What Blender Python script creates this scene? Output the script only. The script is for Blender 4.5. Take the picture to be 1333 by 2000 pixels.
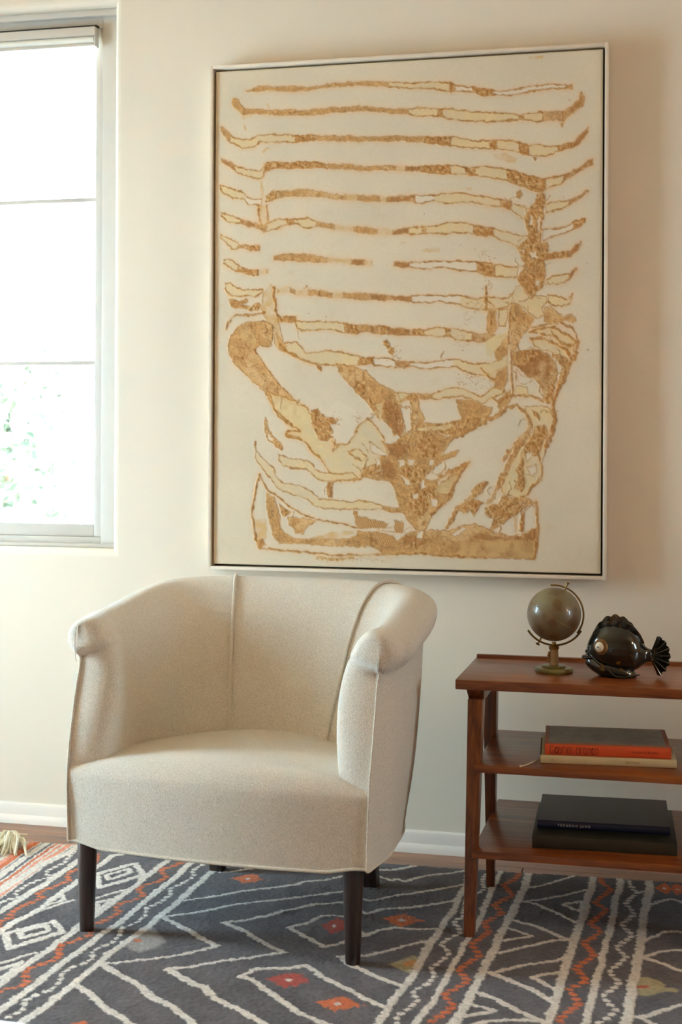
import bpy, bmesh, math, random
import numpy as np
from mathutils import Vector, Matrix

for _o in list(bpy.data.objects):
    bpy.data.objects.remove(_o, do_unlink=True)
SC = bpy.context.scene
COL = SC.collection
PI = math.pi

# ------------------------------------------------------------------ camera
cam_data = bpy.data.cameras.new('camera')
cam = bpy.data.objects.new('camera', cam_data)
COL.objects.link(cam)
cam_data.sensor_fit = 'VERTICAL'
cam_data.sensor_height = 36.0
cam_data.sensor_width = 24.0
cam_data.lens = 49.5
cam_data.shift_y = -0.0695
cam_data.clip_start = 0.05
YAW, ROLL = math.radians(13.48), 0.0049
cam.matrix_world = (Matrix.Translation((0, -4.062, 1.2)) @ Matrix.Rotation(YAW, 4, 'Z')
                    @ Matrix.Rotation(PI / 2, 4, 'X') @ Matrix.Rotation(ROLL, 4, 'Z'))
SC.camera = cam
cam_data.dof.use_dof = True
cam_data.dof.focus_distance = 3.6
cam_data.dof.aperture_fstop = 6.3

# ------------------------------------------------------------------ daylight, exposure
world = bpy.data.worlds.new('daylight')
SC.world = world
world.use_nodes = True
_bg = world.node_tree.nodes['Background']
_bg.inputs['Color'].default_value = (0.60, 0.82, 1.0, 1)
_bg.inputs['Strength'].default_value = 14.0
_sun = bpy.data.lights.new('sun', 'SUN')
_sun.energy = 70.0
_sun.angle = math.radians(0.6)
_sun.color = (1.0, 0.97, 0.92)
sun = bpy.data.objects.new('sun', _sun)
COL.objects.link(sun)
# high sun on the left of the house: falls through the left window on the boards under it
sun.rotation_euler = Vector((0.45, 0.05, -0.89)).to_track_quat('-Z', 'Y').to_euler()
SC.view_settings.view_transform = 'Standard'
SC.view_settings.look = 'None'
SC.view_settings.exposure = 1.9
SC.view_settings.gamma = 1.0
SC.view_settings.use_curve_mapping = False
SC.cycles.use_denoising = True
SC.cycles.max_bounces = 10
SC.cycles.diffuse_bounces = 6
SC.cycles.transparent_max_bounces = 12
SC.cycles.sample_clamp_indirect = 80.0


def portal(name, loc, rot, sx, sy):
    l = bpy.data.lights.new(name, 'AREA')
    l.shape = 'RECTANGLE'; l.size = sx; l.size_y = sy
    l.cycles.is_portal = True
    o = bpy.data.objects.new(name, l); COL.objects.link(o)
    o.location = loc; o.rotation_euler = rot
    return o


# window openings of the room: (the portals only guide the sampling of the sky)
WIN1 = (-3.30, -1.70, 0.862, 2.545)           # back wall  x0,x1,z0,z1
WIN2 = (-1.52, -0.74, 0.04, 2.30)             # left wall  y0,y1,z0,z1
WIN3 = (-2.10, -1.55, 0.90, 2.30)               # right wall y0,y1,z0,z1
portal('portal_back', ((WIN1[0] + WIN1[1]) / 2, 0.16, (WIN1[2] + WIN1[3]) / 2), (-PI / 2, 0, 0), WIN1[1] - WIN1[0], WIN1[3] - WIN1[2])
portal('portal_left', (-4.06, (WIN2[0] + WIN2[1]) / 2, (WIN2[2] + WIN2[3]) / 2), (PI / 2, 0, -PI / 2), WIN2[1] - WIN2[0], WIN2[3] - WIN2[2])
portal('portal_right', (4.76, (WIN3[0] + WIN3[1]) / 2, (WIN3[2] + WIN3[3]) / 2), (PI / 2, 0, PI / 2), WIN3[1] - WIN3[0], WIN3[3] - WIN3[2])

# ------------------------------------------------------------------ helpers
def lin(c):
    return tuple(((v / 255.0) / 12.92 if v / 255.0 <= 0.04045 else ((v / 255.0 + 0.055) / 1.055) ** 2.4) for v in c)


def tag(o, label=None, cat=None, group=None, kind=None):
    if label: o['label'] = label
    if cat: o['category'] = cat
    if group: o['group'] = group
    if kind: o['kind'] = kind
    return o


def empty(name, loc=(0, 0, 0), rz=0.0):
    o = bpy.data.objects.new(name, None)
    COL.objects.link(o)
    o.empty_display_size = 0.05
    o.location = loc; o.rotation_euler = (0, 0, rz)
    return o


def mesh_from(name, verts, faces, smooth=40):
    me = bpy.data.meshes.new(name)
    me.from_pydata([tuple(v) for v in verts], [], [tuple(f) for f in faces])
    me.update()
    if smooth:
        me.polygons.foreach_set('use_smooth', [True] * len(me.polygons))
        if smooth < 180:
            me.set_sharp_from_angle(angle=math.radians(smooth))
    return me


def place(name, me, mat, parent=None):
    o = bpy.data.objects.new(name, me)
    COL.objects.link(o)
    if mat is not None and not me.materials:
        me.materials.append(mat)
    if parent is not None:
        o.parent = parent
    return o


class MB:
    """collects shapes (in the parent's own coordinates) for ONE mesh object"""
    def __init__(s):
        s.v = []; s.f = []

    def add(s, verts, faces):
        b = len(s.v)
        s.v += [tuple(map(float, v)) for v in verts]
        s.f += [tuple(b + i for i in f) for f in faces]
        return s

    def box(s, x0, x1, y0, y1, z0, z1, bev=0.0, seg=2):
        bm = bmesh.new()
        bmesh.ops.create_cube(bm, size=1.0)
        for v in bm.verts:
            v.co = Vector((x0 + (x1 - x0) * (v.co.x + .5), y0 + (y1 - y0) * (v.co.y + .5), z0 + (z1 - z0) * (v.co.z + .5)))
        if bev > 0:
            bmesh.ops.bevel(bm, geom=list(bm.edges), offset=bev, segments=seg, profile=0.6, affect='EDGES')
        bm.verts.index_update()
        s.add([v.co for v in bm.verts], [[v.index for v in f.verts] for f in bm.faces])
        bm.free()
        return s

    def hexa(s, pts, bev=0.0, seg=2):
        """8 points: bottom quad then top quad, both counter-clockwise from above"""
        bm = bmesh.new()
        vs = [bm.verts.new(p) for p in pts]
        for f in ((3, 2, 1, 0), (4, 5, 6, 7), (0, 1, 5, 4), (1, 2, 6, 5), (2, 3, 7, 6), (3, 0, 4, 7)):
            bm.faces.new([vs[i] for i in f])
        if bev > 0:
            bmesh.ops.bevel(bm, geom=list(bm.edges), offset=bev, segments=seg, profile=0.6, affect='EDGES')
        bm.verts.index_update()
        s.add([v.co for v in bm.verts], [[v.index for v in f.verts] for f in bm.faces])
        bm.free()
        return s

    def grid(s, rows, closed=False, capa=False, capb=False):
        n = len(rows[0]); v = [p for r in rows for p in r]; f = []
        for i in range(len(rows) - 1):
            for j in range(n if closed else n - 1):
                a, b = i * n + j, i * n + (j + 1) % n
                f.append((a, b, b + n, a + n))
        if capa: f.append(tuple(range(n))[::-1])
        if capb: f.append(tuple((len(rows) - 1) * n + k for k in range(n)))
        return s.add(v, f)

    def lathe(s, prof, c=(0, 0, 0), n=32, sx=1.0, sy=1.0):
        rows = [[(c[0] + r * sx * math.cos(2 * PI * k / n), c[1] + r * sy * math.sin(2 * PI * k / n), c[2] + z) for k in range(n)] for r, z in prof]
        return s.grid(rows, closed=True, capa=True, capb=True)

    def tube(s, path, rad, n=8, cap=True, flat=1.0):
        P = [Vector(p) for p in path]
        rows = []
        up = Vector((0, 0, 1))
        prev = None
        for i, p in enumerate(P):
            t = (P[min(i + 1, len(P) - 1)] - P[max(i - 1, 0)])
            if t.length < 1e-9: t = Vector((1, 0, 0))
            t.normalize()
            if prev is None:
                a = up if abs(t.z) < 0.9 else Vector((1, 0, 0))
                nx = t.cross(a).normalized()
            else:
                nx = (prev - t * prev.dot(t))
                nx = nx.normalized() if nx.length > 1e-6 else t.orthogonal().normalized()
            prev = nx
            ny = t.cross(nx)
            r = rad[i] if hasattr(rad, '__len__') else rad
            rows.append([tuple(p + nx * r * math.cos(2 * PI * k / n) + ny * r * flat * math.sin(2 * PI * k / n)) for k in range(n)])
        return s.grid(rows, closed=True, capa=cap, capb=cap)

    def sphere(s, c, r, n=24, m=14, sx=1, sy=1, sz=1):
        rows = []
        for i in range(m + 1):
            a = -PI / 2 + PI * i / m
            rr = max(math.cos(a), 1e-4)
            rows.append([(c[0] + r * sx * rr * math.cos(2 * PI * k / n), c[1] + r * sy * rr * math.sin(2 * PI * k / n), c[2] + r * sz * math.sin(a)) for k in range(n)])
        return s.grid(rows, closed=True, capa=True, capb=True)

    def shift(s, loc):
        s.v = [(a - loc[0], b - loc[1], c - loc[2]) for a, b, c in s.v]
        return s

    def build(s, name, mat, parent=None, smooth=40):
        return place(name, mesh_from(name, s.v, s.f, smooth), mat, parent)


def crom(P, n):
    P = np.asarray(P, float)
    Q = np.vstack([2 * P[0] - P[1], P, 2 * P[-1] - P[-2]])
    out = []
    for i in range(1, len(Q) - 2):
        for k in range(n):
            t = k / n
            a, b, c, d = Q[i - 1:i + 3]
            out.append(.5 * ((2 * b) + (c - a) * t + (2 * a - 5 * b + 4 * c - d) * t * t + (3 * b - a - 3 * c + d) * t ** 3))
    out.append(P[-1])
    return np.array(out)


# ------------------------------------------------------------------ materials
def new_mat(name):
    m = bpy.data.materials.new(name)
    m.use_nodes = True
    nt = m.node_tree
    return m, nt, nt.nodes['Principled BSDF']


def N(nt, typ, **kw):
    n = nt.nodes.new(typ)
    for k, v in kw.items():
        if k in n.inputs: n.inputs[k].default_value = v
        else: setattr(n, k, v)
    return n


def ramp(nt, fac, stops):
    r = nt.nodes.new('ShaderNodeValToRGB')
    e = r.color_ramp.elements
    while len(e) < len(stops): e.new(0.5)
    for q, (p, c) in zip(e, stops):
        q.position = p; q.color = (*c, 1)
    nt.links.new(fac, r.inputs['Fac'])
    return r


def plain(name, rgb, rough=0.5, metal=0.0, spec=0.5, var=0.0, vscale=20.0, bump=0.0, bscale=80.0, coat=0.0):
    m, nt, p = new_mat(name)
    c = lin(rgb)
    p.inputs['Roughness'].default_value = rough
    p.inputs['Metallic'].default_value = metal
    p.inputs['Specular IOR Level'].default_value = spec
    p.inputs['Coat Weight'].default_value = coat
    tc = N(nt, 'ShaderNodeTexCoord')
    nz = N(nt, 'ShaderNodeTexNoise', Scale=vscale, Detail=4.0)
    nt.links.new(tc.outputs['Object'], nz.inputs['Vector'])
    v = max(var, 0.015)
    r = ramp(nt, nz.outputs['Fac'], [(0.3, tuple(x * (1 - v) for x in c)), (0.7, tuple(min(1, x * (1 + v)) for x in c))])
    nt.links.new(r.outputs['Color'], p.inputs['Base Color'])
    if bump > 0:
        nb = N(nt, 'ShaderNodeTexNoise', Scale=bscale, Detail=5.0)
        nt.links.new(tc.outputs['Object'], nb.inputs['Vector'])
        b = N(nt, 'ShaderNodeBump', Strength=1.0, Distance=bump)
        nt.links.new(nb.outputs['Fac'], b.inputs['Height'])
        nt.links.new(b.outputs['Normal'], p.inputs['Normal'])
    return m


def wood(name, dark, mid, light, rough=0.35, axis='X', scale=1.0, coat=0.2):
    m, nt, p = new_mat(name)
    tc = N(nt, 'ShaderNodeTexCoord')
    oi = N(nt, 'ShaderNodeObjectInfo')
    mp = N(nt, 'ShaderNodeMapping')
    mp.inputs['Scale'].default_value = {'X': (1.5 * scale, 22 * scale, 22 * scale), 'Z': (22 * scale, 22 * scale, 1.5 * scale)}[axis]
    ad = N(nt, 'ShaderNodeVectorMath', operation='ADD')
    ml = N(nt, 'ShaderNodeMath', operation='MULTIPLY'); ml.inputs[1].default_value = 7.3
    nt.links.new(oi.outputs['Random'], ml.inputs[0])
    nt.links.new(tc.outputs['Object'], ad.inputs[0]); nt.links.new(ml.outputs[0], ad.inputs[1])
    nt.links.new(ad.outputs[0], mp.inputs['Vector'])
    n1 = N(nt, 'ShaderNodeTexNoise', Scale=1.6, Detail=6.0, Roughness=0.6, Distortion=1.2)
    nt.links.new(mp.outputs['Vector'], n1.inputs['Vector'])
    n2 = N(nt, 'ShaderNodeTexNoise', Scale=9.0, Detail=3.0)
    nt.links.new(mp.outputs['Vector'], n2.inputs['Vector'])
    mx = N(nt, 'ShaderNodeMath', operation='MULTIPLY_ADD'); mx.inputs[1].default_value = 0.3
    nt.links.new(n2.outputs['Fac'], mx.inputs[0]); nt.links.new(n1.outputs['Fac'], mx.inputs[2])
    r = ramp(nt, mx.outputs[0], [(0.42, lin(dark)), (0.62, lin(mid)), (0.85, lin(light))])
    nt.links.new(r.outputs['Color'], p.inputs['Base Color'])
    p.inputs['Roughness'].default_value = rough
    p.inputs['Coat Weight'].default_value = coat
    p.inputs['Coat Roughness'].default_value = 0.25
    b = N(nt, 'ShaderNodeBump', Strength=0.25, Distance=0.0006)
    nt.links.new(mx.outputs[0], b.inputs['Height']); nt.links.new(b.outputs['Normal'], p.inputs['Normal'])
    return m


def fabric(name, c0, c1, c2):
    m, nt, p = new_mat(name)
    tc = N(nt, 'ShaderNodeTexCoord')
    mp = N(nt, 'ShaderNodeMapping'); mp.inputs['Scale'].default_value = (1.0, 1.0, 0.45)
    nt.links.new(tc.outputs['Object'], mp.inputs['Vector'])
    n1 = N(nt, 'ShaderNodeTexNoise', Scale=520.0, Detail=2.0, Roughness=0.6)
    n2 = N(nt, 'ShaderNodeTexVoronoi', Scale=560.0)
    n3 = N(nt, 'ShaderNodeTexNoise', Scale=14.0, Detail=2.0)
    nt.links.new(mp.outputs['Vector'], n1.inputs['Vector'])
    nt.links.new(mp.outputs['Vector'], n2.inputs['Vector'])
    nt.links.new(tc.outputs['Object'], n3.inputs['Vector'])
    r = ramp(nt, n1.outputs['Fac'], [(0.30, lin(c0)), (0.5, lin(c1)), (0.68, lin(c2))])
    hs = N(nt, 'ShaderNodeHueSaturation')
    mr = N(nt, 'ShaderNodeMapRange'); mr.inputs['To Min'].default_value = 0.97; mr.inputs['To Max'].default_value = 1.03
    nt.links.new(n3.outputs['Fac'], mr.inputs['Value']); nt.links.new(mr.outputs[0], hs.inputs['Value'])
    nt.links.new(r.outputs['Color'], hs.inputs['Color']); nt.links.new(hs.outputs['Color'], p.inputs['Base Color'])
    p.inputs['Roughness'].default_value = 0.95
    p.inputs['Specular IOR Level'].default_value = 0.15
    p.inputs['Sheen Weight'].default_value = 0.25
    p.inputs['Sheen Roughness'].default_value = 0.5
    mx = N(nt, 'ShaderNodeMath', operation='SUBTRACT')
    nt.links.new(n1.outputs['Fac'], mx.inputs[0]); nt.links.new(n2.outputs['Distance'], mx.inputs[1])
    b = N(nt, 'ShaderNodeBump', Strength=0.8, Distance=0.0016)
    nt.links.new(mx.outputs[0], b.inputs['Height']); nt.links.new(b.outputs['Normal'], p.inputs['Normal'])
    return m


def attr_mat(name, rough=0.9, bump=0.0006, bscale=900.0, sheen=0.0, spec=0.2):
    m, nt, p = new_mat(name)
    a = N(nt, 'ShaderNodeAttribute'); a.attribute_name = 'Col'
    tc = N(nt, 'ShaderNodeTexCoord')
    nz = N(nt, 'ShaderNodeTexNoise', Scale=bscale, Detail=3.0)
    nt.links.new(tc.outputs['Object'], nz.inputs['Vector'])
    hs = N(nt, 'ShaderNodeHueSaturation')
    mr = N(nt, 'ShaderNodeMapRange'); mr.inputs['To Min'].default_value = 0.86; mr.inputs['To Max'].default_value = 1.14
    nt.links.new(nz.outputs['Fac'], mr.inputs['Value']); nt.links.new(mr.outputs[0], hs.inputs['Value'])
    nt.links.new(a.outputs['Color'], hs.inputs['Color']); nt.links.new(hs.outputs['Color'], p.inputs['Base Color'])
    p.inputs['Roughness'].default_value = rough
    p.inputs['Specular IOR Level'].default_value = spec
    p.inputs['Sheen Weight'].default_value = sheen
    b = N(nt, 'ShaderNodeBump', Strength=0.7, Distance=bump)
    nt.links.new(nz.outputs['Fac'], b.inputs['Height']); nt.links.new(b.outputs['Normal'], p.inputs['Normal'])
    return m


def glass_pane(name):
    m, nt, p = new_mat(name)
    nt.nodes.remove(p)
    out = nt.nodes['Material Output']
    t = N(nt, 'ShaderNodeBsdfTransparent'); t.inputs['Color'].default_value = (0.96, 0.98, 0.97, 1)
    g = N(nt, 'ShaderNodeBsdfGlossy', Roughness=0.02)
    fr = N(nt, 'ShaderNodeFresnel', IOR=1.45)
    mx = N(nt, 'ShaderNodeMixShader')
    nt.links.new(fr.outputs[0], mx.inputs[0]); nt.links.new(t.outputs[0], mx.inputs[1]); nt.links.new(g.outputs[0], mx.inputs[2])
    nt.links.new(mx.outputs[0], out.inputs['Surface'])
    return m


M = {}
M['plaster'] = plain('plaster_paint', (225, 213, 194), 0.75, spec=0.25, var=0.012, vscale=2.5, bump=0.0012, bscale=9.0)
M['taupe_wall'] = plain('taupe_wall_paint', (222, 184, 140), 0.8, spec=0.2, var=0.012, vscale=2.5)
M['ceiling'] = plain('timber_ceiling', (214, 186, 150), 0.7, spec=0.2, var=0.08, vscale=3)
M['trim'] = plain('gloss_white_trim', (236, 226, 214), 0.35, var=0.015, vscale=6, bump=0.0004, bscale=18)
M['sash'] = plain('window_white', (204, 198, 188), 0.4, var=0.01)
M['glass'] = glass_pane('window_glass')
M['shade'] = plain('roller_shade_white', (226, 225, 214), 0.7, var=0.01)
M['gap_shadow'] = plain('gap_shadow_dark', (38, 34, 28), 0.8)
M['oak'] = wood('oak_floor', (104, 64, 42), (140, 92, 62), (166, 116, 82), 0.38, 'X', 0.6, 0.25)
M['floor_base'] = plain('floor_joint', (58, 36, 24), 0.8)
M['walnut'] = wood('walnut_table', (76, 33, 10), (120, 60, 21), (156, 90, 38), 0.34, 'X', 1.0, 0.3)
M['walnut_leg'] = wood('walnut_leg', (64, 28, 8), (102, 49, 16), (134, 73, 29), 0.36, 'Z', 1.0, 0.3)
M['fabric'] = fabric('cream_boucle', (203, 194, 178), (223, 215, 201), (237, 231, 220))
M['piping'] = fabric('cream_piping', (208, 198, 180), (225, 215, 199), (237, 230, 216))
M['leg_dark'] = wood('espresso_leg', (24, 14, 10), (40, 24, 18), (58, 36, 27), 0.32, 'Z', 1.0, 0.35)
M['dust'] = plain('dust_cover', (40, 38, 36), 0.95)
M['canvas'] = attr_mat('painted_canvas', 0.8, 0.0005, 700.0, 0.0, 0.25)
M['frame'] = plain('white_wood_frame', (226, 212, 192), 0.5, var=0.03, vscale=30, bump=0.0003, bscale=60)
M['backing'] = plain('frame_backing', (58, 50, 40), 0.8)
M['rug'] = attr_mat('wool_rug', 1.0, 0.003, 420.0, 0.15, 0.05)
M['tuft'] = plain('cream_wool_tuft', (232, 222, 196), 0.95, var=0.1, vscale=60, bump=0.001, bscale=300)
M['brass'] = plain('aged_brass', (150, 118, 66), 0.38, metal=0.9, var=0.2, vscale=60)
M['stem'] = plain('taupe_enamel', (168, 148, 124), 0.45, var=0.06, vscale=40)
M['green_base'] = plain('olive_enamel', (122, 116, 62), 0.32, var=0.12, vscale=30, coat=0.3)
M['black_glaze'] = None
M['eye_white'] = plain('eye_ivory', (222, 214, 192), 0.25, var=0.03, coat=0.5)
M['eye_ring'] = plain('eye_gold_ring', (128, 92, 48), 0.4, metal=0.3, var=0.35, vscale=300)
M['pupil'] = plain('eye_pupil', (70, 62, 48), 0.25, coat=0.5)
M['orange_cloth'] = plain('orange_book_cloth', (214, 84, 40), 0.55, var=0.04, vscale=30, bump=0.0002, bscale=900)
M['rose_board'] = plain('faded_rose_board', (178, 112, 86), 0.55, var=0.05, vscale=30)
M['ink'] = plain('dark_ink', (62, 22, 12), 0.6)
M['grey_print'] = plain('grey_cover_print', (134, 126, 108), 0.45, var=0.25, vscale=22)
M['cream_book'] = plain('cream_book_cloth', (206, 190, 150), 0.6, var=0.03, vscale=25)
M['pages'] = plain('paper_pages', (214, 202, 176), 0.8, var=0.06, vscale=120)
M['faint_ink'] = plain('faint_grey_ink', (150, 136, 110), 0.7)
M['navy'] = plain('navy_book_cover', (30, 38, 66), 0.38, var=0.05, vscale=15)
M['black_box'] = plain('olive_black_box', (40, 38, 26), 0.45, var=0.08, vscale=25)
M['white_ink'] = plain('white_ink', (206, 206, 206), 0.5)
M['ribbon'] = plain('cream_ribbon', (210, 192, 160), 0.8)
M['white_top'] = plain('white_lacquer_top', (240, 241, 240), 0.3, var=0.008)
M['dark_band'] = plain('dark_cover_band', (58, 42, 22), 0.8)


def glaze():
    m, nt, p = new_mat('black_ceramic_glaze')
    tc = N(nt, 'ShaderNodeTexCoord')
    v = N(nt, 'ShaderNodeTexNoise', Scale=38.0, Detail=2.0)
    nt.links.new(tc.outputs['Object'], v.inputs['Vector'])
    r = ramp(nt, v.outputs['Fac'], [(0.60, (0.010, 0.011, 0.009)), (0.67, (0.05, 0.028, 0.006)), (0.74, (0.16, 0.085, 0.012))])
    nt.links.new(r.outputs['Color'], p.inputs['Base Color'])
    p.inputs['Roughness'].default_value = 0.13
    p.inputs['Coat Weight'].default_value = 0.6
    p.inputs['Coat Roughness'].default_value = 0.05
    return m


def globe_mat():
    m, nt, p = new_mat('antique_globe_print')
    tc = N(nt, 'ShaderNodeTexCoord')
    n1 = N(nt, 'ShaderNodeTexNoise', Scale=22.0, Detail=6.0, Roughness=0.62)
    n2 = N(nt, 'ShaderNodeTexNoise', Scale=9.0, Detail=3.0)
    nt.links.new(tc.outputs['Object'], n1.inputs['Vector']); nt.links.new(tc.outputs['Object'], n2.inputs['Vector'])
    r1 = ramp(nt, n1.outputs['Fac'], [(0.42, lin((108, 98, 76))), (0.5, lin((116, 94, 68))), (0.54, lin((92, 62, 36))), (0.7, lin((104, 80, 46)))])
    r2 = ramp(nt, n2.outputs['Fac'], [(0.35, lin((126, 126, 88))), (0.65, lin((104, 78, 54)))])
    mx = N(nt, 'ShaderNodeMix', data_type='RGBA'); mx.inputs[0].default_value = 0.45
    nt.links.new(r1.outputs['Color'], mx.inputs[6]); nt.links.new(r2.outputs['Color'], mx.inputs[7])
    nt.links.new(mx.outputs[2], p.inputs['Base Color'])
    p.inputs['Roughness'].default_value = 0.36
    p.inputs['Coat Weight'].default_value = 0.3
    return m


M['black_glaze'] = glaze()
M['globe'] = globe_mat()
def fill_glass():
    m, nt, p = new_mat('fill_opal_glass')
    p.inputs['Base Color'].default_value = (0.9, 0.86, 0.78, 1)
    p.inputs['Emission Color'].default_value = (1.0, 0.80, 0.56, 1)
    p.inputs['Emission Strength'].default_value = 11.0  # glow of the added fill pendant
    return m


M['fill_glass'] = fill_glass()
M['leaf'] = plain('garden_leaf', (90, 100, 82), 0.6, var=0.4, vscale=3)
M['bark'] = plain('garden_bark', (104, 88, 70), 0.9, var=0.3, vscale=20)
M['paving'] = plain('pale_paving', (196, 190, 178), 0.9, var=0.05, vscale=2)
M['stucco'] = plain('outside_stucco', (222, 214, 200), 0.9, var=0.02, vscale=2)

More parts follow.
